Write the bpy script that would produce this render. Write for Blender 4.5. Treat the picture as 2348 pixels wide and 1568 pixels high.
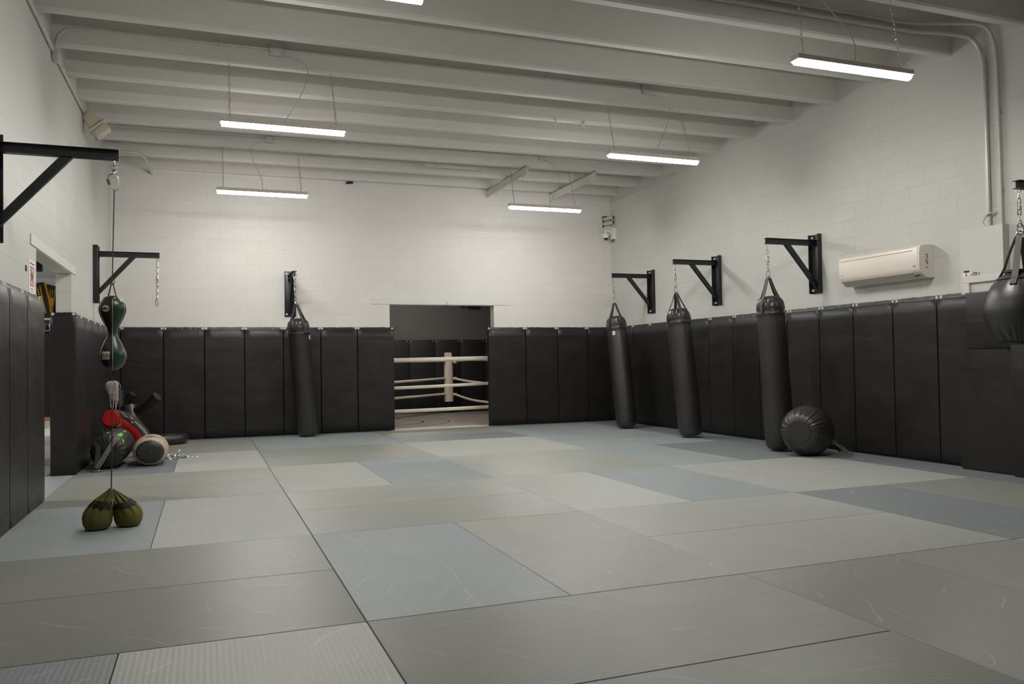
import bpy, bmesh, math, random
from mathutils import Vector, Matrix, Quaternion
C = bpy.context.scene.collection
SC = bpy.context.scene
PI = math.pi
for o in list(bpy.data.objects):
    bpy.data.objects.remove(o)

# ---------------------------------------------------------------- camera, world, exposure
def make_camera():
    cd = bpy.data.cameras.new('camera'); co = bpy.data.objects.new('camera', cd); C.objects.link(co)
    yaw, pit, rol = .360373, .0248405, -.0160565
    cy, sy, cp, sp = math.cos(yaw), math.sin(yaw), math.cos(pit), math.sin(pit)
    fwd = Vector((sy*cp, cy*cp, sp)); rgt = Vector((cy, -sy, 0)); up = rgt.cross(fwd)
    r2 = rgt*math.cos(rol) + up*math.sin(rol); u2 = -rgt*math.sin(rol) + up*math.cos(rol)
    m = Matrix((r2, u2, -fwd)).transposed().to_4x4()
    m.translation = Vector((-.66481, -3.65235, 1.14277))
    co.matrix_world = m
    cd.sensor_fit = 'HORIZONTAL'; cd.sensor_width = 36; cd.lens = 1866.107/2348*36
    cd.clip_start = .05; cd.clip_end = 100
    SC.camera = co
make_camera()
w = bpy.data.worlds.new('world'); SC.world = w; w.use_nodes = True
w.node_tree.nodes['Background'].inputs[0].default_value = (.9, .95, 1, 1)
w.node_tree.nodes['Background'].inputs[1].default_value = .02
SC.view_settings.view_transform = 'Standard'; SC.view_settings.look = 'None'
SC.view_settings.exposure = 0.0; SC.view_settings.gamma = 1.0; SC.view_settings.use_curve_mapping = False
SC.cycles.use_denoising = True
SC.cycles.max_bounces = 8; SC.cycles.diffuse_bounces = 5; SC.cycles.glossy_bounces = 4
SC.cycles.sample_clamp_indirect = 6
LAMP = 150.0           # radiance of the tube lenses

# room planes (metres): floor z=0, left wall x=XL, right wall x=XR, back wall y=YB
XL, XR, YB, ZB = -2.03, 6.66, 10.30, 4.28
PT = .05              # wall pad thickness
PZ = 1.735            # wall pad body height

# ---------------------------------------------------------------- mesh helpers
class MB:
    def __init__(s): s.bm = bmesh.new()
    def box(s, c, d, bevel=0, rot=None, seg=2):
        t = bmesh.new(); bmesh.ops.create_cube(t, size=1)
        bmesh.ops.scale(t, vec=Vector(d), verts=t.verts)
        if bevel: bmesh.ops.bevel(t, geom=t.edges[:], offset=bevel, segments=seg, affect='EDGES', profile=.5)
        m = Matrix.Translation(Vector(c)) @ (rot.to_4x4() if rot is not None else Matrix())
        bmesh.ops.transform(t, matrix=m, verts=t.verts); s.join(t); return s
    def span(s, a, b, bevel=0, seg=2):
        return s.box([(p+q)/2 for p, q in zip(a, b)], [abs(q-p) for p, q in zip(a, b)], bevel, None, seg)
    def join(s, t, mi=None):
        vs = {}
        for v in t.verts: vs[v] = s.bm.verts.new(v.co)
        for f in t.faces:
            try:
                g = s.bm.faces.new([vs[v] for v in f.verts]); g.material_index = f.material_index if mi is None else mi
            except ValueError: pass
        t.free()
    def rings(s, rings, closed=True, caps=True, loop=False, mi=0):
        vr = [[s.bm.verts.new(p) for p in r] for r in rings]
        n = len(vr[0]); K = len(vr)
        for k in range(K if loop else K-1):
            a, b = vr[k], vr[(k+1) % K]
            for i in range(n if closed else n-1):
                j = (i+1) % n
                f = s.bm.faces.new((a[i], a[j], b[j], b[i])); f.material_index = mi
        if caps and not loop and closed:
            s.bm.faces.new(vr[0][::-1]).material_index = mi; s.bm.faces.new(vr[-1]).material_index = mi
        return s
    def tube(s, pts, r, n=8, loop=False, caps=True, flat=None):
        pts = [Vector(p) for p in pts]; K = len(pts); rings = []; nrm = None
        for k in range(K):
            if loop: t = pts[(k+1) % K] - pts[k-1]
            else: t = pts[min(k+1, K-1)] - pts[max(k-1, 0)]
            t.normalize()
            if nrm is None:
                nrm = t.orthogonal() if flat is None else (Vector(flat) - t*t.dot(Vector(flat)))
            nrm = (nrm - t*nrm.dot(t)).normalized(); b = t.cross(nrm)
            rr = r[k] if isinstance(r, (list, tuple)) and not (len(r) == 2 and isinstance(r[0], tuple)) else r
            ra, rb = rr if isinstance(rr, tuple) else (rr, rr)
            rings.append([pts[k] + nrm*ra*math.cos(2*PI*i/n) + b*rb*math.sin(2*PI*i/n) for i in range(n)])
        return s.rings(rings, caps=caps, loop=loop)
    def ribbon(s, pts, nrms, w, th):
        # flat strap following pts; nrms = outward normals
        rings = []; K = len(pts); pts = [Vector(p) for p in pts]
        for k in range(K):
            t = (pts[min(k+1, K-1)] - pts[max(k-1, 0)]).normalized(); n = Vector(nrms[k])
            n = (n - t*n.dot(t)).normalized(); b = t.cross(n)
            rings.append([pts[k]+b*w/2+n*th/2, pts[k]-b*w/2+n*th/2, pts[k]-b*w/2-n*th/2, pts[k]+b*w/2-n*th/2])
        return s.rings(rings)
    def lathe(s, prof, n=32, M=None, fold=None, mi=0, squash=None):
        # prof: (r, z) bottom to top; fold(theta, k) gives a radius factor
        M = M or Matrix(); rings = []
        for k, (r, z) in enumerate(prof):
            ring = []
            for i in range(n):
                th = 2*PI*i/n; rr = max(r, 1e-4)*(fold(th, k) if fold else 1)
                p = Vector((rr*math.cos(th), rr*math.sin(th), z))
                if squash: p = squash(p)
                ring.append(M @ p)
            rings.append(ring)
        return s.rings(rings, mi=mi)
    def cyl(s, a, b, r, n=16, r2=None):
        a, b = Vector(a), Vector(b); r2 = r if r2 is None else r2
        q = (b-a).to_track_quat('Z', 'Y').to_matrix().to_4x4(); q.translation = a
        return s.lathe([(r, 0), (r2, (b-a).length)], n, q)
    def prism(s, poly, axis, a, b):
        # poly: 2D points in the plane normal to axis ('x': (y,z), 'y': (x,z), 'z': (x,y))
        def P(p, t): return {'x': (t, p[0], p[1]), 'y': (p[0], t, p[1]), 'z': (p[0], p[1], t)}[axis]
        A = [s.bm.verts.new(P(p, a)) for p in poly]; B = [s.bm.verts.new(P(p, b)) for p in poly]
        n = len(poly)
        for i in range(n): s.bm.faces.new((A[i], A[(i+1) % n], B[(i+1) % n], B[i]))
        s.bm.faces.new(A[::-1]); s.bm.faces.new(B); return s
    def torus(s, c, axis, R, r, n=20, m=8, arc=2*PI, stretch=0, sdir=None):
        axis = Vector(axis).normalized(); u = Vector(sdir).normalized() if sdir is not None else axis.orthogonal().normalized(); v = axis.cross(u)
        pts = []
        for i in range(n):
            a = 2*PI*i/n
            pts.append(Vector(c) + u*(R*math.cos(a) + stretch/2*(1 if math.cos(a) >= 0 else -1)) + v*R*math.sin(a))
        return s.tube(pts, r, m, loop=True)
    def xf(s, M): bmesh.ops.transform(s.bm, matrix=M, verts=s.bm.verts); return s
    def build(s, name, mats, parent=None, world=False, angle=35, smooth=True):
        bmesh.ops.recalc_face_normals(s.bm, faces=s.bm.faces)
        me = bpy.data.meshes.new(name)
        if world and parent is not None: bmesh.ops.translate(s.bm, vec=-root_loc(parent), verts=s.bm.verts)
        s.bm.to_mesh(me); s.bm.free()
        for m in (mats if isinstance(mats, (list, tuple)) else [mats]): me.materials.append(m)
        if smooth:
            me.polygons.foreach_set('use_smooth', [True]*len(me.polygons)); me.set_sharp_from_angle(angle=math.radians(angle))
        o = bpy.data.objects.new(name, me); C.objects.link(o)
        if parent is not None: o.parent = parent
        return o
def root_loc(o):
    v = Vector((0, 0, 0))
    while o is not None: v += o.location; o = o.parent
    return v
def tag(o, label=None, cat=None, group=None, kind=None):
    if label: o['label'] = label
    if cat: o['category'] = cat
    if group: o['group'] = group
    if kind: o['kind'] = kind
    return o
def thing(name, label, cat, loc=(0, 0, 0), rot=None, group=None):
    o = bpy.data.objects.new(name, None); C.objects.link(o); o.location = loc; o.empty_display_size = .1
    if rot is not None: o.rotation_euler = rot
    return tag(o, label, cat, group)
def dup(root, loc=None, rot=None, label=None, group=None):
    r = root.copy(); C.objects.link(r)
    if loc is not None: r.location = loc
    if rot is not None: r.rotation_euler = rot
    if label: r['label'] = label
    if group: r['group'] = group
    for ch in list(root.children):
        c = ch.copy(); C.objects.link(c); c.parent = r
        for g in list(ch.children):
            d = g.copy(); C.objects.link(d); d.parent = c
    return r
def smooth_path(pts, n=8):
    # Catmull-Rom through pts
    P = [Vector(p) for p in pts]; P = [2*P[0]-P[1]] + P + [2*P[-1]-P[-2]]; out = []
    for k in range(1, len(P)-2):
        for i in range(n):
            t = i/n
            out.append(.5*((2*P[k]) + (P[k+1]-P[k-1])*t + (2*P[k-1]-5*P[k]+4*P[k+1]-P[k+2])*t*t + (3*P[k]-P[k-1]-3*P[k+1]+P[k+2])*t**3))
    out.append(P[-2]); return out
def text_mb(txt, size, depth=.001, bold=0):
    cu = bpy.data.curves.new('lettering', 'FONT'); cu.body = txt; cu.size = size; cu.extrude = depth; cu.align_x = 'CENTER'; cu.align_y = 'CENTER'; cu.offset = bold
    o = bpy.data.objects.new('lettering', cu); C.objects.link(o)
    dg = bpy.context.evaluated_depsgraph_get(); me = bpy.data.meshes.new_from_object(o.evaluated_get(dg))
    b = MB(); b.bm.from_mesh(me); bpy.data.objects.remove(o); bpy.data.meshes.remove(me); return b
ORD = ['', 'first', 'second', 'third', 'fourth', 'fifth', 'sixth', 'seventh', 'eighth', 'ninth', 'tenth', 'eleventh', 'twelfth', 'thirteenth', 'fourteenth']

# ---------------------------------------------------------------- materials
class NT:
    def __init__(s, name):
        s.m = bpy.data.materials.new(name); s.m.use_nodes = True; s.t = s.m.node_tree; s.b = s.t.nodes['Principled BSDF']
    def n(s, typ, **kw):
        x = s.t.nodes.new('ShaderNode'+typ)
        for k, v in kw.items(): setattr(x, k, v)
        return x
    def l(s, a, b): s.t.links.new(a, b)
    def noise(s, vec, scale, detail=4, rough=.55):
        x = s.n('TexNoise'); x.inputs['Scale'].default_value = scale; x.inputs['Detail'].default_value = detail; x.inputs['Roughness'].default_value = rough
        s.l(vec, x.inputs['Vector']); return x.outputs['Fac']
    def ramp(s, fac, a, b, c0=(0, 0, 0, 1), c1=(1, 1, 1, 1)):
        x = s.n('ValToRGB'); x.color_ramp.elements[0].position = a; x.color_ramp.elements[1].position = b
        x.color_ramp.elements[0].color = c0; x.color_ramp.elements[1].color = c1; s.l(fac, x.inputs['Fac']); return x.outputs['Color']
    def math(s, op, a, b):
        x = s.n('Math', operation=op)
        for i, v in enumerate((a, b)):
            if isinstance(v, (int, float)): x.inputs[i].default_value = v
            else: s.l(v, x.inputs[i])
        return x.outputs[0]
    def mix(s, fac, a, b, mode='MIX'):
        x = s.n('Mix', data_type='RGBA', blend_type=mode)
        for i, v in ((0, fac), (6, a), (7, b)):
            if isinstance(v, (int, float)): x.inputs[i].default_value = v
            elif isinstance(v, tuple): x.inputs[i].default_value = v if len(v) == 4 else (*v, 1)
            else: s.l(v, x.inputs[i])
        return x.outputs[2]
    def bump(s, h, strength=.3, dist=.002, nrm=None):
        x = s.n('Bump'); x.inputs['Strength'].default_value = strength; x.inputs['Distance'].default_value = dist; s.l(h, x.inputs['Height'])
        if nrm is not None: s.l(nrm, x.inputs['Normal'])
        return x.outputs['Normal']
    def mapping(s, vec, scale=(1, 1, 1), loc=(0, 0, 0)):
        x = s.n('Mapping'); x.inputs['Scale'].default_value = scale; x.inputs['Location'].default_value = loc; s.l(vec, x.inputs['Vector']); return x.outputs[0]
    @property
    def obj(s): return s.n('TexCoord').outputs['Object']
    @property
    def pos(s): return s.n('NewGeometry').outputs['Position']
    def base(s, c): s.b.inputs['Base Color'].default_value = (*c, 1)
def plain(name, c, rough=.5, metal=0, nz=0, nscale=30, spec=.5, bump=0, var=0, coat=0):
    m = NT(name); m.base(c); m.b.inputs['Roughness'].default_value = rough; m.b.inputs['Metallic'].default_value = metal
    m.b.inputs['Specular IOR Level'].default_value = spec; m.b.inputs['Coat Weight'].default_value = coat
    if var or bump:
        f = m.noise(m.obj, nscale)
        if var: m.l(m.mix(f, tuple(x*(1-var) for x in c), tuple(min(1, x*(1+var)) for x in c)), m.b.inputs['Base Color'])
        if bump: m.l(m.bump(f, .5, bump), m.b.inputs['Normal'])
    return m.m
def block_wall(name, axis, c, zoff, hoff, rough=.55):
    m = NT(name); sep = m.n('SeparateXYZ'); m.l(m.pos, sep.inputs[0]); cmb = m.n('CombineXYZ')
    m.l(m.math('ADD', sep.outputs[0 if axis == 'x' else 1], hoff), cmb.inputs[0]); m.l(m.math('ADD', sep.outputs[2], zoff), cmb.inputs[1])
    br = m.n('TexBrick', offset=.5, squash=1); m.l(cmb.outputs[0], br.inputs['Vector'])
    br.inputs['Scale'].default_value = 1; br.inputs['Brick Width'].default_value = .4064; br.inputs['Row Height'].default_value = .2032
    br.inputs['Mortar Size'].default_value = .0032; br.inputs['Mortar Smooth'].default_value = .35; br.inputs['Bias'].default_value = 0
    br.inputs['Color1'].default_value = (*c, 1); br.inputs['Color2'].default_value = (*[x*.955 for x in c], 1); br.inputs['Mortar'].default_value = (*[x*.84 for x in c], 1)
    dirt = m.noise(m.pos, 1.3, 5); col = m.mix(m.ramp(dirt, .35, .7), br.outputs['Color'], tuple(x*.93 for x in c)); 
    spk = m.ramp(m.noise(m.pos, 9, 3, .4), .76, .80); col = m.mix(m.math('MULTIPLY', spk, .25), col, (.30, .27, .23))
    m.l(col, m.b.inputs['Base Color']); m.b.inputs['Roughness'].default_value = rough
    n1 = m.bump(br.outputs['Fac'], .5, -.003); n2 = m.bump(m.noise(m.pos, 70, 4), .16, .003, n1); n3 = m.bump(m.noise(m.pos, 5, 2), .12, .01, n2)
    m.l(n3, m.b.inputs['Normal']); return m.m
def painted_concrete(name, c):
    m = NT(name); f = m.noise(m.pos, 2.2, 6); col = m.mix(f, tuple(x*.93 for x in c), tuple(x*1.04 for x in c))
    chip = m.math('MULTIPLY', m.ramp(m.noise(m.pos, 45, 2, .5), .70, .74), m.ramp(m.noise(m.pos, 3.1, 2), .58, .68))
    col = m.mix(m.math('MULTIPLY', chip, .65), col, (.10, .075, .055)); m.l(col, m.b.inputs['Base Color']); m.b.inputs['Roughness'].default_value = .55
    m.l(m.bump(m.noise(m.pos, 26, 5), .3, .004), m.b.inputs['Normal']); return m.m
def vinyl(name, c, rough=.42, wr=.6, stretch=(1.2, 1.2, 6), smudge=.0, spec=.5, nsc=2.2, bd=.012, sm=(.75, 1.3)):
    m = NT(name); oi = m.n('ObjectInfo'); v = m.n('VectorMath', operation='ADD'); m.l(m.obj, v.inputs[0])
    k = m.n('VectorMath', operation='SCALE'); k.inputs[0].default_value = (31, 17, 23); m.l(oi.outputs['Random'], k.inputs['Scale']); m.l(k.outputs[0], v.inputs[1]); vv = v.outputs[0]
    f = m.noise(m.mapping(vv, stretch), nsc, 3, .5); g = m.noise(vv, 180, 2); s2 = m.noise(vv, 3.5, 5, .65)
    m.l(m.mix(s2, tuple(x*sm[0] for x in c), tuple(x*sm[1] for x in c)), m.b.inputs['Base Color'])
    m.l(m.math('ADD', m.math('MULTIPLY', s2, .22), rough-.11), m.b.inputs['Roughness']); m.b.inputs['Specular IOR Level'].default_value = spec
    n1 = m.bump(f, wr, bd); m.l(m.bump(g, .25, .0008, n1), m.b.inputs['Normal']); return m.m
def tatami(name, c):
    m = NT(name); vec = m.obj; sep = m.n('SeparateXYZ'); m.l(vec, sep.inputs[0])
    oi = m.n('ObjectInfo'); off = m.math('MULTIPLY', oi.outputs['Random'], 50); cmb = m.n('CombineXYZ')
    for i in (0, 1): m.l(m.math('ADD', sep.outputs[i], off), cmb.inputs[i])
    sv = cmb.outputs[0]
    s1 = m.noise(m.mapping(sv, (2.0, 16, 1)), 1.6, 4, .6); s2 = m.noise(sv, 2.4, 5, .6)
    tint = m.mix(oi.outputs['Random'], tuple(x*.93 for x in c), tuple(x*1.07 for x in c))
    col = m.mix(m.math('MULTIPLY', s1, .35), tint, tuple(x*.78 for x in c))
    col = m.mix(m.math('MULTIPLY', m.ramp(s2, .5, .75), .3), col, (c[0]*1.22, c[1]*1.19, c[2]*1.12))
    # scuffs: thin bent light streaks
    wv = m.n('TexWave', wave_type='RINGS', bands_direction='Z'); wv.inputs['Scale'].default_value = .9; wv.inputs['Distortion'].default_value = 6; wv.inputs['Detail'].default_value = 2; wv.inputs['Detail Scale'].default_value = .8
    m.l(sv, wv.inputs['Vector']); sc = m.math('MULTIPLY', m.ramp(wv.outputs['Fac'], .9965, .9995), m.ramp(m.noise(sv, 2.1, 3), .55, .63))
    col = m.mix(m.math('MULTIPLY', sc, .28), col, (.62, .62, .57)); m.l(col, m.b.inputs['Base Color'])
    for (sca, dis, mlo, stg, cc) in ((2.1, 9, .55, .30, (.60, .60, .55)), (3.7, 12, .60, .30, (.12, .12, .11))):
        w2 = m.n('TexWave', wave_type='BANDS', bands_direction='DIAGONAL'); w2.inputs['Scale'].default_value = sca; w2.inputs['Distortion'].default_value = dis; w2.inputs['Detail'].default_value = 2.5; w2.inputs['Detail Scale'].default_value = .55
        m.l(m.mapping(sv, (1, 1, 1), (sca*7, dis*3, 0)), w2.inputs['Vector']); q2 = m.math('MULTIPLY', m.ramp(w2.outputs['Fac'], .993, .999), m.ramp(m.noise(m.mapping(sv, (1, 1, 1), (dis, sca, 0)), 3.2, 3), mlo-.02, mlo+.06))
        col = m.mix(m.math('MULTIPLY', q2, stg), col, cc)
    m.l(col, m.b.inputs['Base Color'])
    # ribs run along the mat's long side (local x)
    rib = m.math('SINE', m.math('MULTIPLY', sep.outputs[1], 2*PI/.0235), 0)
    m.l(m.bump(m.math('ADD', m.math('MULTIPLY', rib, .5), m.math('MULTIPLY', m.noise(sv, 120, 2), .5)), .20, .0022), m.b.inputs['Normal'])
    m.b.inputs['Roughness'].default_value = .46; m.b.inputs['Specular IOR Level'].default_value = .5; m.b.inputs['Anisotropic'].default_value = .7
    vt = m.n('VectorTransform', vector_type='VECTOR', convert_from='OBJECT', convert_to='WORLD'); vt.inputs[0].default_value = (0, 1, 0); m.l(vt.outputs[0], m.b.inputs['Tangent'])
    return m.m
def emit(name, c, s):
    m = NT(name); m.base((.8, .8, .8)); m.b.inputs['Emission Color'].default_value = (*c, 1); m.b.inputs['Emission Strength'].default_value = s; return m.m

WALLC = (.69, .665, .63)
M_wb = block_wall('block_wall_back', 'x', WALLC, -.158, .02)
M_ws = block_wall('block_wall_side_shaded', 'y', (.565, .56, .525), -.158, .05)  # side walls darker than back wall: weaker light put into the paint
M_plain = plain('white_wall_paint', (.575, .565, .53), .55, var=.04, nscale=4)
M_joist = painted_concrete('painted_concrete', (.63, .61, .575))
M_steel_white = plain('painted_steel_white', (.64, .62, .58), .42, var=.04, nscale=6)
M_galv = plain('painted_conduit', (.52, .51, .48), .38, .15)
M_pad = vinyl('black_vinyl_pad', (.0135, .0125, .0125), .42, .62, (.6, .6, 2.2), spec=.36, nsc=1.7, bd=.02, sm=(.55, 1.75))
M_padold = vinyl('black_vinyl_flange', (.011, .0105, .010), .40, .6, (10, 10, 3), spec=.4)
M_bag = vinyl('black_bag_leather', (.015, .0135, .0128), .41, .45, (2, 2, 1.6), spec=.75)
M_cap = vinyl('black_cap_vinyl', (.020, .018, .016), .30, .5, (5, 5, 2))
M_web = plain('black_webbing', (.040, .036, .031), .55, bump=.001, nscale=300)
M_black = plain('black_steel', (.020, .022, .022), .38, .2, var=.2, nscale=12)
M_chrome = plain('zinc_chain', (.62, .60, .56), .28, 1)
M_washer = plain('steel_washer', (.80, .79, .77), .35, .25)
M_dark = plain('matte_black', (.012, .012, .012), .6)
M_floorslab = plain('grey_slab', (.16, .16, .16), .8)
M_ac = plain('cream_plastic', (.74, .68, .60), .35)
M_acd = plain('cream_plastic_vent', (.50, .46, .40), .45)
M_ink = plain('dark_ink', (.06, .055, .05), .6)
M_green = NT('green_leather'); M_green.base((.010, .040, .023)); M_green.b.inputs['Roughness'].default_value = .33; M_green.l(M_green.bump(M_green.noise(M_green.obj, 90, 3), .2, .001), M_green.b.inputs['Normal']); M_green = M_green.m
M_blackl = plain('black_leather', (.012, .012, .011), .36)
M_piping = plain('tan_piping', (.50, .38, .30), .6)
M_patch = plain('cream_patch', (.62, .53, .40), .7)
M_red = plain('red_vinyl', (.60, .022, .018), .36, var=.15, nscale=9)
M_redw = plain('red_print', (.45, .03, .03), .6)
M_cream = vinyl('cream_leather', (.46, .36, .25), .5, .5, (3, 3, 3))
M_lime = plain('lime_print', (.16, .62, .04), .5)
M_olive = NT('olive_cloth'); M_olive.base((.115, .105, .018)); M_olive.b.inputs['Roughness'].default_value = .8
M_olive.l(M_olive.bump(M_olive.noise(M_olive.mapping(M_olive.obj, (3, 3, .6)), 14, 3), .5, .006), M_olive.b.inputs['Normal']); M_olive = M_olive.m
M_rope = plain('dark_rope', (.05, .055, .055), .7)
M_fray = plain('frayed_cord', (.70, .62, .60), .8)
M_yellow = plain('yellow_vinyl', (.75, .33, .02), .45)
M_gold = plain('gold_print', (.62, .42, .02), .5)
M_paper = plain('white_paper', (.78, .75, .72), .7)
M_signred = plain('sign_red', (.65, .22, .18), .7)
LENS = {k: emit('tube_lens', (1.0, .975, .925), LAMP*k) for k in (1.0, .9, .8)}
M_lamp = plain('lamp_housing', (.62, .57, .50), .4, var=.05)
M_ropew = plain('white_rope_cover', (.74, .68, .58), .5)
M_canvas = plain('ring_canvas', (.40, .36, .32), .28, var=.12, nscale=3)
M_darkwall = plain('charcoal_wall_paint', (.13, .127, .126), .6, var=.08, nscale=3)
M_roomw = plain('blue_grey_wall_paint', (.42, .44, .45), .6)
M_wood = plain('light_wood', (.42, .22, .11), .6)
M_beige = plain('beige_cast_metal', (.50, .46, .36), .5, var=.06)
MAT_LIT_TONES = {k: tatami('tatami_'+k.replace(' ', '_'), c) for k, c in {'pale grey': (.395, .410, .390), 'grey': (.338, .346, .320), 'blue-grey': (.284, .322, .330), 'olive grey': (.243, .248, .222), 'slate grey': (.178, .203, .209)}.items()}  # one mat colour split into tones that paint in reflections and falloff

# ---------------------------------------------------------------- room shell
def struct(mb, name, mat, parent=None, **kw): return tag(mb.build(name, mat, parent, smooth=False, **kw), kind='structure')
D0, D1, DZ = 2.33, 4.25, 2.19           # back doorway
L0, L1, LZ = 4.36, 6.33, 2.20           # left doorway
YF = -7.0; CT = 4.72
struct(MB().span((-6.5, YF-.2, -.3), (XR+2.8, 17.2, -.035)), 'floor', M_floorslab)
struct(MB().span((XL, YB, -.1), (D0, YB+.2, CT)).span((D1, YB, -.1), (XR+.2, YB+.2, CT)).span((D0, YB, DZ), (D1, YB+.2, CT)), 'wall_back', M_wb)
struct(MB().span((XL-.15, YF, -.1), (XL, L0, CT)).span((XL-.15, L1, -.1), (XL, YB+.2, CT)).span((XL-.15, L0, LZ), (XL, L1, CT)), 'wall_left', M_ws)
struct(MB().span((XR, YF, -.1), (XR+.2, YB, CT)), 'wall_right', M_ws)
struct(MB().span((XL-.2, YF-.2, -.1), (XR+.2, YF, CT)), 'wall_front', M_darkwall)
struct(MB().span((XL-.2, YF-.2, CT), (XR+.2, YB+.2, CT+.2)), 'ceiling', M_joist)
# concrete joists running wall to wall
JW = .115
for i in range(-12, 8):
    yl, yr = 4.42+.852*i, 4.37+.826*i
    if yl < YF+.3: continue
    mb = MB(); P = []
    for x, y in ((XL, yl), (XR, yr)):
        P.append([(x, y-JW-.012, CT), (x, y-JW, ZB+.02), (x, y-JW+.015, ZB), (x, y-.015, ZB), (x, y, ZB+.02), (x, y+.012, CT)])
    mb.rings(P)
    o = struct(mb, 'ceiling_joist', M_joist); o['group'] = 'concrete ceiling joists'
def joist_y(i, x):                      # rear bottom edge of joist i at x
    t = (x-XL)/(XR-XL); return (4.42+.852*i)*(1-t) + (4.37+.826*i)*t
# steel lintels over both doorways
struct(MB().span((2.03, YB-.009, DZ-.004), (4.60, YB-.0005, DZ+.10)).span((D0+.001, YB, DZ-.012), (D1-.001, YB+.199, DZ-.0005)), 'trim_1', M_steel_white)
struct(MB().span((XL+.0005, 4.10, LZ-.004), (XL+.009, 6.60, LZ+.085)).span((XL-.149, L0+.001, LZ-.012), (XL, L1-.001, LZ-.0005)), 'trim_2', M_steel_white)
# boxed-out section with a door casing on the right wall
struct(MB().span((6.57, 2.02, 1.76), (XR, 2.50, 2.41)), 'trim_3', M_plain)
struct(MB().span((6.57, .9, 0), (XR, 2.408, 1.76)), 'door_1', M_plain)
struct(MB().span((6.545, 1.0, 1.865), (6.57, 2.455, 1.935), .006).span((6.545, 2.385, 1.766), (6.57, 2.455, 1.865), .006), 'trim_4', M_steel_white)

# ring room behind the back doorway
RY = 15.0
struct(MB().span((-2.03, RY, -.1), (9.4, RY+.15, 3.4)), 'wall_ring_room_rear', M_darkwall)
struct(MB().span((-2.03, YB+.2, 3.4), (9.4, RY+.15, 3.55)), 'ceiling_ring_room', M_darkwall)
struct(MB().span((XR+.2, YB, -.1), (9.4, YB+.2, 3.4)).span((9.25, YB+.2, -.1), (9.4, RY, 3.4)), 'wall_ring_room_right', M_darkwall)
# room behind the left doorway
struct(MB().span((-6.5, 17.0, -.1), (XL-.15, 17.15, 3.2)), 'wall_side_room_rear', M_roomw)
struct(MB().span((-6.5, 1.5, -.1), (-6.35, 17.0, 3.2)).span((-6.35, 1.5, -.1), (XL-.15, 1.65, 3.2)).span((-2.2, YB+.2, -.1), (XL-.15, 17.0, 3.2)), 'wall_side_room_left', M_roomw)
struct(MB().span((-6.5, 1.5, 3.2), (XL-.15, 17.15, 3.3)), 'ceiling_side_room', M_roomw)

# ---------------------------------------------------------------- floor mats (2 m x 1 m, laid in pairs)
def mat_mesh(lx, ly, name, m):
    b = MB().box((0, 0, -.0175), (lx-.004, ly-.004, .035), .003, seg=1); return b.build(name, m)
random.seed(5)
LIT_TONE = {}  # tone per mat, painting the floor's uneven reflections and light into colour
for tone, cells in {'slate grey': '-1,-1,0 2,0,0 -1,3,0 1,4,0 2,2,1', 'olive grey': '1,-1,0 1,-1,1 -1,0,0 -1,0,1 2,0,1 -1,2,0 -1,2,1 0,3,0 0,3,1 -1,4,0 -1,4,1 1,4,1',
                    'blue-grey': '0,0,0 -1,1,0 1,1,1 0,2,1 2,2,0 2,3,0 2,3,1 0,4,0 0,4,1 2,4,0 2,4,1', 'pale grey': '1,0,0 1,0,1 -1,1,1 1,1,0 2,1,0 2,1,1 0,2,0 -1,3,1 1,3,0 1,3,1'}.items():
    for c in cells.split(): LIT_TONE[tuple(int(v) for v in c.split(','))] = tone
ROWTXT = {4: 'back row', 3: 'second row from back', 2: 'third row from back', 1: 'fourth row from back', 0: 'fifth row from back', -1: 'nearest row', -2: 'row before the nearest'}
protos = {}
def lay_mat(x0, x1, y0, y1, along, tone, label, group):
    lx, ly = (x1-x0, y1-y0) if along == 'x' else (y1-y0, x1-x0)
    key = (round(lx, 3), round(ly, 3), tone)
    if key not in protos: o = mat_mesh(lx, ly, 'floor_mat', MAT_LIT_TONES[tone]); protos[key] = o
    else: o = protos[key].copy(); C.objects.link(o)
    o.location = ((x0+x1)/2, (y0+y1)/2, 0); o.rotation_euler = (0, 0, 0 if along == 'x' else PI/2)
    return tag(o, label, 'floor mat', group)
for j in range(-1, 5):
    for i in range(-1, 3):
        for h in (0, 1):
            x0, y0 = 2*i, 2*j
            tone = LIT_TONE.get((i, j, h), 'grey')
            if (i+j) % 2 == 0:
                a = (x0+h, x0+h+1, y0, y0+2, 'y'); half = ('left', 'right')[h]
            else:
                a = (x0, x0+2, y0+h, y0+h+1, 'x'); half = ('near', 'far')[h]
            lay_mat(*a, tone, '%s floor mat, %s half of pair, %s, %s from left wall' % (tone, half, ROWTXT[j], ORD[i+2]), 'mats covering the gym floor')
for j in range(-1, 5):
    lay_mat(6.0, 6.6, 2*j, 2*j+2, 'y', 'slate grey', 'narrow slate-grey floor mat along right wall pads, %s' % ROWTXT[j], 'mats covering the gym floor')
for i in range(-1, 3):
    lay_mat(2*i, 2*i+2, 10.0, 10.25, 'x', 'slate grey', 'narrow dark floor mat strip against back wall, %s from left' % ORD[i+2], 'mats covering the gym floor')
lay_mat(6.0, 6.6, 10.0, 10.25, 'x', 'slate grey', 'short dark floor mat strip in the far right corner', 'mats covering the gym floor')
lay_mat(-2.28, -2.0, L0+.0, L1, 'y', 'blue-grey', 'narrow blue-grey floor mat filling the left doorway threshold', 'mats covering the gym floor')
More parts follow.
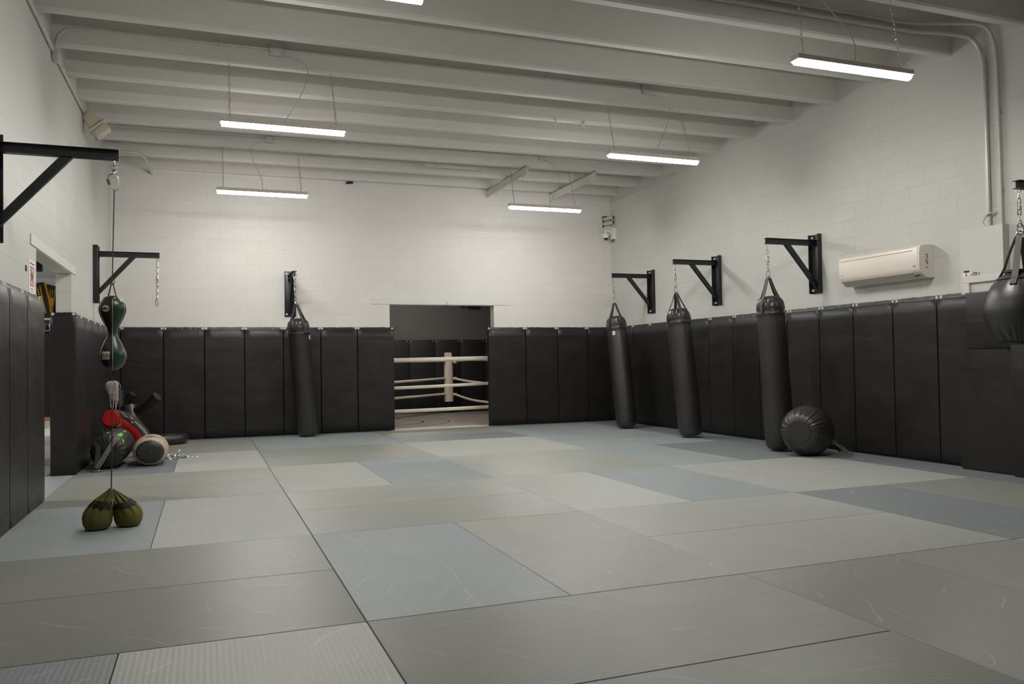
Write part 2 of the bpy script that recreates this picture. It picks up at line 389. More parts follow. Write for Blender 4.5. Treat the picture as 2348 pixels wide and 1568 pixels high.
for k in range(6):
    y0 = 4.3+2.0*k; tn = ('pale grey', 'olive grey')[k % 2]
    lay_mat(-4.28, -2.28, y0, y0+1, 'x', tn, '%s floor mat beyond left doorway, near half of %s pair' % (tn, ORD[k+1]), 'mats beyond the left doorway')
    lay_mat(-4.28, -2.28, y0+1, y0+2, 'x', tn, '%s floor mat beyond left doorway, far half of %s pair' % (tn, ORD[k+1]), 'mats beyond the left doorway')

# ---------------------------------------------------------------- wall pads
def wall_pad(wd, label, group, loc, rz, h=PZ, washers=True, seed=0):
    # local: x across, y out of the wall, z up
    random.seed(seed)
    t = thing('wall_pad', label, 'wall pad', loc, (0, 0, rz), group)
    b = MB(); bm = b.bm; d = PT; e1 = .009/wd; e2 = .008/h
    us = [0, e1]+[e1+(1-2*e1)*q/6 for q in range(1, 6)]+[1-e1, 1]; vz = [0, e2]+[e2+(1-2*e2)*q/14 for q in range(1, 14)]+[1-e2, 1]; nx, nz = len(us)-1, len(vz)-1
    def P(i, k):
        u, v = us[i], vz[k]; x = (u-.5)*(wd-.0015); z = .004+v*h
        ed = min(i, nx-i); ez = min(k, nz-k)
        y = d - (.024 if ed == 0 else 0) - (.012 if ez == 0 else 0) + (random.uniform(-.003, .003) if ed > 1 and ez > 1 else 0)
        return (x, y, z)
    g = [[bm.verts.new(P(i, k)) for i in range(nx+1)] for k in range(nz+1)]
    for k in range(nz):
        for i in range(nx): bm.faces.new((g[k][i], g[k][i+1], g[k+1][i+1], g[k+1][i]))
    bd = [g[0][i] for i in range(nx+1)] + [g[k][nx] for k in range(1, nz+1)] + [g[nz][i] for i in range(nx-1, -1, -1)] + [g[k][0] for k in range(nz-1, 0, -1)]
    back = [bm.verts.new((v.co.x, .001, v.co.z)) for v in bd]
    for a in range(len(bd)):
        c = (a+1) % len(bd); bm.faces.new((bd[a], bd[c], back[c], back[a]))
    bm.faces.new(back)
    b.build('cover', M_pad, t, angle=60)
    f = MB(); top = []; bot = []; n = 16
    rows = [[], [], []]
    for a in range(n+1):
        x = (a/n-.5)*(wd-.012); e = .004+random.uniform(0, .006)
        rows[0].append((x, .022, h)); rows[1].append((x, e+.004, h+.022)); rows[2].append((x, e, h+.047+random.uniform(-.003, .003)))
    f.rings([[Vector(p) for p in r] for r in rows], closed=False, caps=False)
    f.rings([[Vector(p)-Vector((0, .003, 0)) for p in r] for r in rows], closed=False, caps=False)
    fl = f.build('flange', M_padold, t, angle=60)
    if washers:
        for sx in (-1, 1):
            q = MB().lathe([(.0045, 0), (.0055, .005), (.0145, .0055), (.016, .003), (.016, 0)], 16, Matrix.Translation((sx*(wd/2-.027), .011, h+.027)) @ Matrix.Rotation(-PI/2, 4, 'X')); q.build('washer', M_washer, fl)
    return t
bl = [-1.896, -1.282, -.679, -.069, .54, 1.148, 1.761, 2.394]
for k in range(7):
    wall_pad(bl[k+1]-bl[k], 'black vinyl wall pad on back wall, %s from left corner' % ORD[k+1], 'black pads on the back wall', ((bl[k]+bl[k+1])/2, YB, 0), PI, seed=k)
wall_pad(.084, 'thin strip of black wall pad in left corner of back wall', 'black pads on the back wall', (-1.938, YB, 0), PI, washers=False, seed=33)
br = [4.117, 4.846, 5.484, 6.106, 6.612]
for k in range(4):
    wall_pad(br[k+1]-br[k], 'black vinyl wall pad right of back doorway, %s from the doorway' % ORD[k+1], 'black pads on the back wall', ((br[k]+br[k+1])/2, YB, 0), PI, seed=20+k)
rr = [10.25, 9.476, 8.865, 8.245, 7.64, 7.037, 6.424, 5.817, 5.215, 4.617, 4.037, 3.433, 2.84, 2.412]
for k in range(13):
    wall_pad(rr[k]-rr[k+1], 'black vinyl wall pad on right wall, %s from back corner' % ORD[k+1], 'black pads on the right wall', (XR, (rr[k]+rr[k+1])/2, 0), PI/2, seed=40+k)
ll = [4.44, 3.709, 3.082, 2.47, 1.86, 1.25]
for k in range(5):
    wall_pad(ll[k]-ll[k+1], 'black vinyl wall pad on left wall before doorway, %s from its edge' % ORD[k+1], 'black pads on the left wall', (XL, (ll[k]+ll[k+1])/2, 0), -PI/2, seed=60+k)
lb = [6.34, 6.979, 7.601, 8.211, 8.843, 9.5, 10.25]
for k in range(6):
    wall_pad(lb[k+1]-lb[k], 'black vinyl wall pad on left wall past doorway, %s from its edge' % ORD[k+1], 'black pads on the left wall', (XL, (lb[k]+lb[k+1])/2, 0), -PI/2, h=PZ-.02, seed=70+k)
wall_pad(.255, 'narrow black wall pad wrapping the left doorway end', 'black pads on the left wall', (XL-.077, L1, 0), PI, h=PZ-.02, seed=80)
# pads in front of the boxed door on the right wall
def slab_pad(label, x0, x1, y0, y1, z0, z1, cham=0, group='black pads on the right wall'):
    b = MB()
    if cham: b.prism([(y0, z0), (y1, z0), (y1, z1-cham), (y1-cham, z1), (y0+cham, z1), (y0, z1-cham)], 'x', x0, x1); bmesh.ops.bevel(b.bm, geom=b.bm.edges[:], offset=.012, segments=2, affect='EDGES')
    else: b.span((x0, y0, z0), (x1, y1, z1), .012)
    return tag(b.build('wall_pad', M_pad), label, 'wall pad', group)
slab_pad('short black pad in front of white boxed door on right wall, upper one', 6.51, 6.569, 1.84, 2.405, 1.20, 1.765)
slab_pad('thick black floor-standing pad below the short pad on right wall', 6.45, 6.569, 1.84, 2.465, .001, 1.198, .075)
slab_pad('black pad nearest on right wall, past the thick floor-standing pad', 6.38, 6.569, .90, 1.835, .001, 1.765)

# ---------------------------------------------------------------- suspended strip lamps
def chain_links(mb, a, b, L, r, w):
    a, b = Vector(a), Vector(b); d = b-a; n = max(1, int(d.length/L)); d.normalize(); q = d.orthogonal().normalized(); p = d.cross(q)
    for i in range(n):
        c = a+d*(i+.5)*((b-a).length/n)
        mb.torus(c, q if i % 2 else p, w, r, 10, 5, stretch=L*1.35-2*w, sdir=d)
    return mb
LZl = 3.62
def strip_lamp(cx, cy, label, tops, cord, dim=1.0):
    t = thing('strip_lamp', label, 'ceiling light', (cx, cy, LZl), None, 'suspended strip lamps')
    hl = .615
    h = MB().prism([(-.056, -.032), (-.036, .018), (.036, .018), (.056, -.032), (.046, -.03), (.030, .012), (-.030, .012), (-.046, -.03)], 'x', -hl, hl)
    h.span((-hl-.003, -.05, -.03), (-hl, .05, .018)).span((hl, -.05, -.03), (hl+.003, .05, .018)); h.build('housing', M_lamp, t)
    n = 10; prof = []
    for k in range(n+1):
        a = -PI*k/n; prof.append((.044*math.cos(a), -.029+.041*math.sin(a)))
    d = MB().prism(prof, 'x', -hl+.008, hl-.008); d.build('lens', LENS[dim], t)
    for s in (-1, 1):
        MB().box((s*(hl-.07), 0, .02), (.09, .05, .006)).build('hanger_clip', M_lamp, t)
    for k, (tx, ty, tz) in enumerate(tops):
        s = -1 if k == 0 else 1
        chain_links(MB(), (tx-cx, ty-cy, tz-LZl), (s*(hl-.085), 0, .022), .045, .0022, .008).build('hanging_chain', M_chrome, t)
    MB().tube([Vector(p)-Vector((cx, cy, LZl)) for p in smooth_path(cord, 8)], .0055, 6).build('power_cord', M_galv, t)
    return t
def jf(i, x): return joist_y(i, x)-JW    # front face of joist
lamps = [
 (.107, 4.93, 'white strip lamp hung over the left side, middle of the gym', [(-.42, jf(1, -.42)+.03, ZB), (.62, jf(1, .62)+.03, ZB)],
  [(.09, 5.06, 4.40), (.288, 5.0, 4.325), (.358, 4.98, 4.218), (.307, 4.96, 4.005), (.172, 4.94, 3.754), (.107, 4.93, 3.64)]),
 (.11, 8.30, 'white strip lamp hung over the left side, nearest the back wall', [(-.42, jf(5, -.42)+.03, ZB), (.62, jf(5, .62)+.03, ZB)],
  [(.177, 8.47, 4.372), (.015, 8.43, 4.309), (-.045, 8.40, 4.21), (-.016, 8.36, 4.056), (.089, 8.32, 3.814), (.11, 8.30, 3.64)]),
 (4.445, 4.92, 'white strip lamp hung over the right side, middle of the gym', [(3.93, jf(1, 3.93)+.03, ZB), (4.95, jf(1, 4.95)+.03, ZB)],
  [(4.50, 5.04, 4.43), (4.66, 5.0, 4.373), (4.713, 4.97, 4.187), (4.627, 4.94, 3.962), (4.49, 4.92, 3.70), (4.47, 4.92, 3.64)]),
 (4.43, 8.26, 'white strip lamp hung over the right side, nearest the back wall', [(3.92, jf(5, 3.92)+.03, ZB), (4.93, jf(5, 4.93)+.03, ZB)],
  [(4.50, 8.42, 4.43), (4.652, 8.36, 4.287), (4.717, 8.32, 4.042), (4.645, 8.28, 3.895), (4.526, 8.26, 3.70), (4.51, 8.26, 3.64)]),
 (4.505, 1.725, 'white strip lamp hung over the right side, nearest the viewer', [(3.99, jf(-3, 3.99)+.03, ZB), (5.0, jf(-3, 5.0)+.03, ZB)],
  [(4.15, 1.80, 4.40), (4.23, 1.76, 4.149), (4.387, 1.74, 3.984), (4.51, 1.73, 3.83), (4.525, 1.725, 3.70), (4.516, 1.725, 3.64)]),
 (.10, 1.60, 'white strip lamp at top edge of view, cut off', [(-.42, jf(-3, -.42)+.03, ZB), (.62, jf(-3, .62)+.03, ZB)],
  [(.09, 1.75, 4.40), (.28, 1.68, 4.3), (.35, 1.64, 4.2), (.30, 1.62, 4.0), (.15, 1.60, 3.75), (.10, 1.60, 3.64)])]
for a in lamps: strip_lamp(*a, dim=1.0 if a[1] > 3 else (1.0 if a[0] > 3 else .9))

# lamps added out of view to light the two neighbouring rooms
def add_fill_lamp(loc, size, power, name, label):
    t = thing('room_fill_lamp', label, 'ceiling light', loc)
    MB().box((0, 0, .02), (size+.04, .16, .03), .004).build('housing', M_lamp, t)
    MB().box((0, 0, 0), (size, .12, .012)).build('lens', emit(name, (1, .93, .84), power), t)
add_fill_lamp((3.6, 13.0, 3.30), 1.2, 95, 'ring_room_fill_lens', 'strip lamp added out of view to light the boxing ring room')
add_fill_lamp((-5.6, 13.5, 3.12), 1.2, 420, 'side_room_fill_lens', 'added unseen strip lamp lighting far end of room beyond left doorway')

add_fill_lamp((-5.2, 5.0, 3.12), 1.2, 260, 'side_room_fill_lens', 'added unseen strip lamp lighting the kick pads beyond left doorway')  # added to brighten the kick pads, kept out of view

# ---------------------------------------------------------------- conduits, junction boxes
def conduit(name, label, pts, r=.0125, clips=(), n=6):
    t = thing(name, label, 'conduit', pts[0])
    MB().tube(smooth_path(pts, n), r, 8).build('pipe', M_galv, t, world=True)
    for c in clips:
        MB().box(c, (.03, .03, .045), .004).build('clip', M_galv, t, world=True)
    return t
def jbox(label, c, d=(.14, .05, .14)):
    t = thing('junction_box', label, 'junction box', c)
    MB().box((0, 0, 0), d, .004).build('box_body', M_galv, t); MB().box((0, -d[1]/2-.002, 0), (d[0]*.96, .004, d[2]*.96), .001).build('cover_plate', M_galv, t)
    return t
def on_joist(i, x, z, off=.02): return (x, jf(i, x)-off-.012*max(0, z-ZB)/.44, z)
conduit('conduit', 'thin grey conduit along second joist above middle lamps', [(-2.0, 5.13, 4.19), (-1.99, 5.12, 4.27), on_joist(1, -1.95, 4.38), on_joist(1, -1.78, 4.44), on_joist(1, -.9, 4.445), on_joist(1, 0, 4.46), on_joist(1, 2, 4.48), on_joist(1, 4.45, 4.49)],
        .011, [on_joist(1, -.5, 4.455), on_joist(1, 1.2, 4.47), on_joist(1, 3.1, 4.485)])
jbox('grey junction box on joist above the left middle lamp', on_joist(1, .05, 4.46, .03))
jbox('grey junction box on joist above the right middle lamp', on_joist(1, 4.45, 4.48, .03), (.12, .05, .12))
conduit('conduit', 'thin grey conduit along joist above the rearmost lamps', [(-2.0, 8.55, 4.25), (-1.99, 8.53, 4.30), on_joist(5, -1.93, 4.38), on_joist(5, -1.78, 4.41), on_joist(5, -.9, 4.415), on_joist(5, .2, 4.425), on_joist(5, 2.4, 4.44), on_joist(5, 4.45, 4.46)],
        .011, [on_joist(5, -.8, 4.425), on_joist(5, 1.1, 4.435), on_joist(5, 3.2, 4.45)])
jbox('grey junction box on joist above the left rear lamp', on_joist(5, .22, 4.42, .03), (.10, .05, .12))
jbox('grey junction box on joist above the right rear lamp', on_joist(5, 4.45, 4.45, .03), (.12, .05, .10))
for k, (dz, r, yy, zz) in enumerate(((0.0, .022, 2.21, 2.40), (.075, .017, 2.07, 2.40))):
    pts = [on_joist(-2, x, 4.44+.012*(x-2)*0+dz, .03) for x in (0.5, 2, 4, 5.2, 6.0)]
    pts += [(6.40, 2.46-k*.06, 4.42+dz), (6.58, yy+.10, 4.33+dz), (6.625, yy+.02, 4.14+dz), (6.63, yy, 3.9), (6.63, yy, 3.3), (6.63, yy, zz)]
    conduit('conduit', ('thick grey conduit running along ceiling then down the right wall', 'thinner grey conduit beside thick one down the right wall, nearer viewer')[k], pts, r,
            [(6.64, yy, 3.72-k*.2), (6.64, yy, 2.95-k*.2)], 10)
conduit('conduit', 'grey conduit sloping along top of left wall to the floodlight', [(XL+.02, -3, 4.20), (XL+.02, 2.5, 4.20), (XL+.02, 5.05, 4.19)], .016, [(XL+.02, 4.9, 4.19)], 2)
conduit('conduit', 'grey conduit on left wall between junction box and back corner', [(XL+.02, 5.3, 4.19), (XL+.02, 6.5, 4.20), (XL+.02, 8.6, 4.25)], .014, [(XL+.02, 5.6, 4.20)], 2)
t = jbox('grey junction box high on the left wall', (XL+.03, 5.17, 4.17), (.05, .12, .11))
conduit('conduit', 'beige bent pipe bowing out at upper left back corner', [(XL+.02, 9.12, 4.245), (-1.86, 9.12, 4.25), (-1.66, 9.13, 4.25), (-1.54, 9.2, 4.248), (-1.49, 9.4, 4.245), (-1.46, 9.9, 4.225), (-1.44, 10.295, 4.21)], .02, (), 8)
conduit('conduit', 'thin white pipe along top of right wall at back corner', [(XR-.02, 10.27, 4.20), (XR-.02, 9.2, 4.215), (XR-.02, 8.0, 4.22)], .018, (), 2)
# cable loop above the white box
tag(MB().tube(smooth_path([(6.64, 2.13, 2.55), (6.60, 2.20, 2.53), (6.59, 2.24, 2.46), (6.60, 2.22, 2.41)], 8), .008, 6).build('cable', M_galv), 'grey cable loop entering top of white wall box', 'cable')
# floodlight on the left wall
def floodlight():
    t = thing('floodlight', 'beige floodlight with ribbed hood high on left wall', 'floodlight', (XL, 7.3, 4.20))
    MB().span((0, -.06, -.05), (.03, .06, .05), .006).build('mounting_plate', M_beige, t)
    ang = math.radians(48); R = Matrix.Rotation(ang, 3, 'Y')
    def tr(b): return b.xf(Matrix.Translation((.05, 0, .0)) @ R.to_4x4())
    b = MB().prism([(-.03, -.05), (-.03, .045), (.15, .10), (.15, -.10)], 'y', -.085, .085); bmesh.ops.bevel(b.bm, geom=b.bm.edges[:], offset=.01, segments=2, affect='EDGES'); tr(b).build('body', M_beige, t)
    tr(MB().span((.15, -.115, -.115), (.185, .115, .115), .012)).build('lens_frame', M_beige, t)
    h = MB().span((.185, -.105, -.10), (.27, .105, .10), .02)
    for k in range(7): h.span((.187, -.108, -.085+k*.026), (.272, .108, -.072+k*.026), .004)
    tr(h).build('ribbed_hood', M_beige, t)
    tr(MB().cyl((.02, -.088, 0), (.02, -.10, 0), .035, 20)).build('pivot_knob', M_beige, t)
floodlight()
# hung bracket frame and two channels near the back
t = thing('hanging_bar', 'white hanging bar on two perforated straps below rear joists', 'hanging bar', (3.2, 9.0, 4.34))
for x in (2.845, 3.57):
    b = MB().span((x-.035, 8.99, 4.31), (x+.015, 8.996, CT)).span((x+.015, 8.96, 4.31), (x+.021, 8.996, CT))
    b.build('strap', M_steel_white, t, world=True)
MB().span((2.67, 9.0, 4.31), (3.75, 9.01, 4.36)).build('crossbar', M_steel_white, t, world=True)
for (x, side) in ((4.14, 'left'), (5.37, 'right')):
    t = thing('steel_channel', 'white steel channel spanning to back wall below joists, %s one' % side, 'steel channel', (x, 9.2, 4.2), None, 'channels below the rear joists')
    MB().span((x, 8.33, 4.14), (x+.008, 10.29, 4.275)).span((x, 8.33, 4.267), (x+.075, 10.29, 4.275)).build('channel', M_steel_white, t, world=True)
    for yy in (8.6, 9.9): MB().cyl((x+.05, yy, 4.10), (x+.05, yy, 4.5), .008, 8).build('threaded_rod', M_galv, t, world=True)
for k, (i, x) in enumerate(((2, 3.6), (5, 4.2), (2, 4.0))):
    y = jf(i, x)+.01
    tag(MB().span((x-.014, y-.03, ZB-.075), (x+.014, y-.022, ZB+.02), .002).span((x-.014, y-.03, ZB-.02), (x+.014, y+.03, ZB-.012), .002).build('beam_clip', M_steel_white),
        ('small white clip on third joist, left of centre pair', 'small white clip hanging from joist above steel channels', 'small white clip on third joist, right of its pair')[k], 'beam clip')

# ---------------------------------------------------------------- bag brackets
def bracket_root(loc, rz, label):
    # local: wall in plane x=0, arm along +x, z up
    t = thing('bag_bracket', label, 'bag bracket', loc, (0, 0, rz), 'black steel bag brackets')
    z0, z1, hw = 1.957, 2.712, .088
    b = MB().span((.004, -hw, z0), (.012, hw, z1), .001)                # channel: web on the wall, two flanges standing out
    for sy in (-1, 1): b.span((.0, sy*hw, z0), (.062, sy*(hw-.010), z1), .002)
    b.build('wall_plate', M_black, t)
    a = MB(); A0, A1, zt, zb = .012, .795, 2.637, 2.566
    a.span((A0, -.034, zt-.006), (A1, .034, zt), .0015).span((A0, -.034, zb), (A1, .034, zb+.006), .0015).span((A0, -.004, zb), (A1, .004, zt))
    a.build('arm', M_black, t)
    MB().prism([(.012, 2.005), (.012, 2.085), (.425, 2.566), (.505, 2.566)], 'y', -.022, .022).build('brace', M_black, t)
    for z in (z0+.04, z1-.04):
        for y in (-.055, .055):
            MB().cyl((.012, y, z), (.028, y, z), .016, 6).build('bolt', M_washer, t)
    MB().torus((.765, 0, zb-.018), (1, 0, 0), .018, .005, 14, 6).build('eye_ring', M_chrome, t)
    return t
BR = [((XR, 8.77), PI, 'black steel bag bracket on right wall, farthest of three in a row'), ((XR, 6.82), PI, 'black steel bag bracket on right wall, middle of three in a row'),
      ((XR, 4.68), PI, 'black steel bag bracket on right wall, beside the air conditioner'), ((XR, 1.33), PI, 'black steel bag bracket at right edge holding the wrecking-ball bag'),
      ((.655, YB), -PI/2, 'black steel bag bracket on the back wall'), ((XL, 8.23), 0, 'black steel bag bracket on left wall holding an empty chain'),
      ((XL, 2.75), 0, 'large near black steel bracket on left wall holding the green hourglass bag')]
b0 = None
for (x, y), rz, lab in BR:
    if b0 is None: b0 = bracket_root((x, y, 0), rz, lab)
    else: dup(b0, (x, y, .065 if y == 2.75 else (.05 if y == 8.23 else 0)), (0, 0, rz), lab)
HR = .795-.03
def big_chain(name, label, top, bot, hook=True):
    t = thing(name, label, 'chain', bot, None, 'chains hanging from bag brackets')
    top, bot = Vector(top), Vector(bot); d = (top-bot).normalized()
    mid = bot + (top-bot)*.12 if hook else bot
    chain_links(MB(), top, mid, .042, .0045, .0135).build('links', M_chrome, t, world=True)
    if hook:
        c = bot+(top-bot)*.05
        MB().torus(c, (d.orthogonal()), .022, .006, 16, 6, stretch=.05, sdir=d).build('snap_hook', M_chrome, t, world=True)
    c = bot+(top-bot)*.55
    MB().torus(c, (.3, 1, 0), .016, .005, 14, 6, stretch=.05, sdir=d).build('quick_link', M_chrome, t, world=True)
    return t

# ---------------------------------------------------------------- heavy bags
def heavy_bag(label):
    t = thing('heavy_bag', label, 'punching bag', (0, 0, 0), None, 'long black heavy bags')
    R = .172; H = 1.73
    prof = [(.001, 0), (.09, .0), (.115, .003), (.135, .010), (.150, .022), (.161, .040), (.168, .062), (R-.001, .09), (R, .12), (R+.003, .5), (R, 1.0), (R-.003, 1.4), (R-.006, 1.6), (R-.008, 1.66), (R-.004, 1.672), (R-.008, 1.684), (R-.006, H)]
    MB().lathe(prof, 40).build('bag_body', M_bag, t)
    random.seed(3); ph = [random.uniform(0, 6) for _ in range(4)]
    cp = [(R-.003, H-.012), (R+.001, H), (R-.002, H+.03), (R-.008, H+.06), (R-.022, H+.10), (R-.05, H+.135), (R-.09, H+.155), (.03, H+.165), (.001, H+.166)]
    def fold(th, k):
        a = [0, .0, .03, .06, .09, .13, .16, .12, 0][k]; return 1+a*(math.cos(11*th+ph[0])*.5+.5*math.cos(19*th+ph[1])+.35*math.cos(29*th+ph[2]))*.6
    MB().lathe(cp, 120, fold=fold).build('cap', M_cap, t, angle=70)
    MB().torus((0, 0, H-.005), (0, 0, 1), R-.004, .006, 40, 6).build('seam', M_cap, t)
    ring_z = 2.13
    for k in range(4):
        a = PI/4+k*PI/2+.25; e = Vector((math.cos(a), math.sin(a), 0))
        pts = [e*(R+.004)+Vector((0, 0, H-.06)), e*(R+.006)+Vector((0, 0, H+.02)), e*(R-.006)+Vector((0, 0, H+.07)), e*(R-.035)+Vector((0, 0, H+.125)), e*.075+Vector((0, 0, H+.25)), e*.022+Vector((0, 0, ring_z-.012))]
        nr = [e, e, (e+Vector((0, 0, .3))), (e+Vector((0, 0, .7))), e+Vector((0, 0, .3)), e+Vector((0, 0, .3))]
        MB().ribbon(pts, nr, .042, .006).build('strap', M_web, t, angle=60)
    MB().torus((0, 0, ring_z), (1, 0, 0), .026, .0055, 18, 8).build('d_ring', M_chrome, t)
    tg = MB()
    for k in range(6):
        pass
    a0 = -.16
    vs = []
    for k in range(7):
        a = a0+k*.045; vs.append(((R+.002)*math.cos(a), (R+.002)*math.sin(a)))
    rings = [[Vector((x, y, 1.555)) for x, y in vs], [Vector((x, y, 1.62)) for x, y in vs]]
    tg.rings(rings, closed=False, caps=False); bp = tg.build('brand_patch', M_paper, t)
    iv = MB(); 
    for r in range(3):
        vs2 = [((R+.0026)*math.cos(a0+.05+k*.045), (R+.0026)*math.sin(a0+.05+k*.045)) for k in range(5-r)]
        iv.rings([[Vector((x, y, 1.572+r*.015)) for x, y in vs2], [Vector((x, y, 1.578+r*.015)) for x, y in vs2]], closed=False, caps=False)
    iv.build('patch_print', M_ink, bp)
    return t
def aim(base, top, twist):
    q = (Vector(top)-Vector(base)).to_track_quat('Z', 'Y'); q = q @ Quaternion((0, 0, 1), twist)
    return q.to_euler()
bags = [((.885, 9.83, .022), (.675, 9.535, 2.155), .1, 'black heavy bag hanging at the back wall, left of doorway'),
        ((5.965, 8.52, .022), (5.90, 8.77, 2.15), .5, 'black heavy bag in far right corner, farthest of right wall row'),
        ((6.00, 6.64, .022), (5.905, 6.82, 2.15), 2.9, 'black heavy bag in the middle of the right wall row'),
        ((5.965, 4.61, .022), (5.90, 4.68, 2.12), 1.6, 'black heavy bag behind the round bag lying on floor')]
hb0 = None
for base, top, tw, lab in bags:
    rot = aim(base, top, tw)
    if hb0 is None: hb0 = heavy_bag(lab); hb0.location = base; hb0.rotation_euler = rot
    else: dup(hb0, base, rot, lab)
zr = 2.566-.036
def ringtop(base, top):
    d = (Vector(top)-Vector(base)).normalized(); return Vector(base)+d*2.155
for (base, top, tw, lab), at, nm in zip(bags, ((.655, YB-HR), (XR-HR, 8.77), (XR-HR, 6.82), (XR-HR, 4.68)), ('back wall bag', 'farthest right wall bag', 'middle right wall bag', 'bag beside the round floor bag')):
    big_chain('hanging_chain', 'steel chain holding the %s' % nm, (at[0], at[1], zr), ringtop(base, top))
big_chain('hanging_chain', 'empty steel chain with snap hook dangling by left back corner', (XL+HR, 8.23, zr+.05), (XL+HR-.005, 8.23, 1.99))

# teardrop wrecking-ball bags
def ball_bag(label):
    # axis +z, base patch at z=0, straps at top
    t = thing('ball_bag', label, 'punching bag', (0, 0, 0), None, 'round black wrecking-ball bags')
    pr = []; rmax = .295; Hh = .60
    for k in range(25):
        v = k/24; z = v*Hh
        r = rmax*math.sin(PI*(.12+.80*v))**.62 if v < .55 else rmax*(.985-.55*((v-.5)/.5)**2.2)
        pr.append((r, z))
    pr = [(.001, .012), (.10, .006), (.128, .003)] + [p for p in pr if p[1] > .02] + [(.10, Hh+.012), (.001, Hh+.014)]
    random.seed(9)
    def fold(th, k):
        z = pr[k][1]; a = .034*max(0, 1-abs(z-.05)/.12) + .012*max(0, 1-abs(z-.55)/.1)
        return 1+a*(.7*math.cos(21*th+.6*math.sin(3*th))+.55*math.cos(34*th+1)+.4*math.cos(47*th))
    MB().lathe(pr, 160, fold=fold).build('bag_body', M_bag, t, angle=80)
    MB().lathe([(.132, .004), (.130, -.004), (.08, -.009), (.001, -.010)], 40).build('end_patch', M_bag, t)
    MB().torus((0, 0, Hh-.045), (0, 0, 1), .186, .007, 40, 6).build('collar', M_web, t)
    MB().lathe([(.13, Hh+.01), (.13, Hh+.03), (.02, Hh+.035)], 32).build('cap', M_cap, t)
    for k in range(4):
        a = PI/4+k*PI/2+.55; e = Vector((math.cos(a), math.sin(a), 0)); U = Vector((0, 0, 1))
        MB().ribbon([e*.234+U*(Hh-.10), e*.174+U*(Hh-.03), e*.135+U*(Hh+.04), e*.085+U*(Hh+.19), e*.03+U*(Hh+.325)], [e, e+U*.3, e+U*.5, e+U*.5, e+U*.5], .05, .006).build('strap', M_web, t, angle=60)
    for k in range(4):
        a = k*PI/2+.25
        p = [(r*1.004*math.cos(a), r*1.004*math.sin(a), z) for r, z in pr[4:-3]]
        MB().tube(p, .002, 5).build('seam', M_cap, t)
    MB().torus((0, 0, Hh+.335), (1, .4, 0), .03, .006, 18, 8).build('d_ring', M_chrome, t)
    return t
wb = ball_bag('round black wrecking-ball bag hanging at right edge'); wb.location = (5.90, 1.33, 1.235); wb.rotation_euler = (0, 0, .6)
big_chain('hanging_chain', 'steel chain holding the wrecking-ball bag at right edge', (XR-HR, 1.33, zr), (5.90, 1.33, 1.235+.965))
fb = dup(wb, (5.68, 3.93, .292), None, 'round black bag lying on floor against the leaning heavy bag')
ax = Vector((.84, .50, -.02)).normalized(); fb.rotation_euler = (ax.to_track_quat('Z', 'Y') @ Quaternion((0, 0, 1), .3)).to_euler()
for ch in list(fb.children):
    if ch.name.startswith('strap') or ch.name.startswith('d_ring'):
        bpy.data.objects.remove(ch)
U = ax
for k, (a, dz) in enumerate(((.4, -.10), (2.2, -.12), (3.6, -.14), (5.1, -.1))):
    R3 = ax.to_track_quat('Z', 'Y').to_matrix(); e = R3 @ Vector((math.cos(a), math.sin(a), 0)); c0 = Vector((5.68, 3.93, .292))
    p0 = c0+ax*.50+e*.25; p1 = c0+ax*.585+e*.215; p2 = c0+ax*.70+e*.10; p3 = Vector((6.45, 4.0+.04*k, .012))
    for p in (p1, p2): p.z = max(p.z, .03)
    b = MB().ribbon(smooth_path([p0, p1, p2, p3], 4), [e+ax*.3]*13, .045, .005)
    rp = fb.rotation_euler.to_matrix().to_4x4(); rp.translation = c0
    b.xf(rp.inverted()); b.build('strap', M_web, fb, angle=60)
lace = MB().tube(smooth_path([(6.24, 4.15, .20), (6.38, 4.02, .22), (6.47, 3.99, .13), (6.50, 3.99, .03), (6.46, 3.97, .012)], 6), .004, 6)
rp = fb.rotation_euler.to_matrix().to_4x4(); rp.translation = c0
lace.xf(rp.inverted()).build('lace', M_web, fb)
MB().torus((6.44, 3.95, .014), (0, 0, 1), .014, .005, 12, 6, stretch=.05, sdir=(1, .2, 0)).xf(rp.inverted()).build('snap_clip', M_chrome, fb)

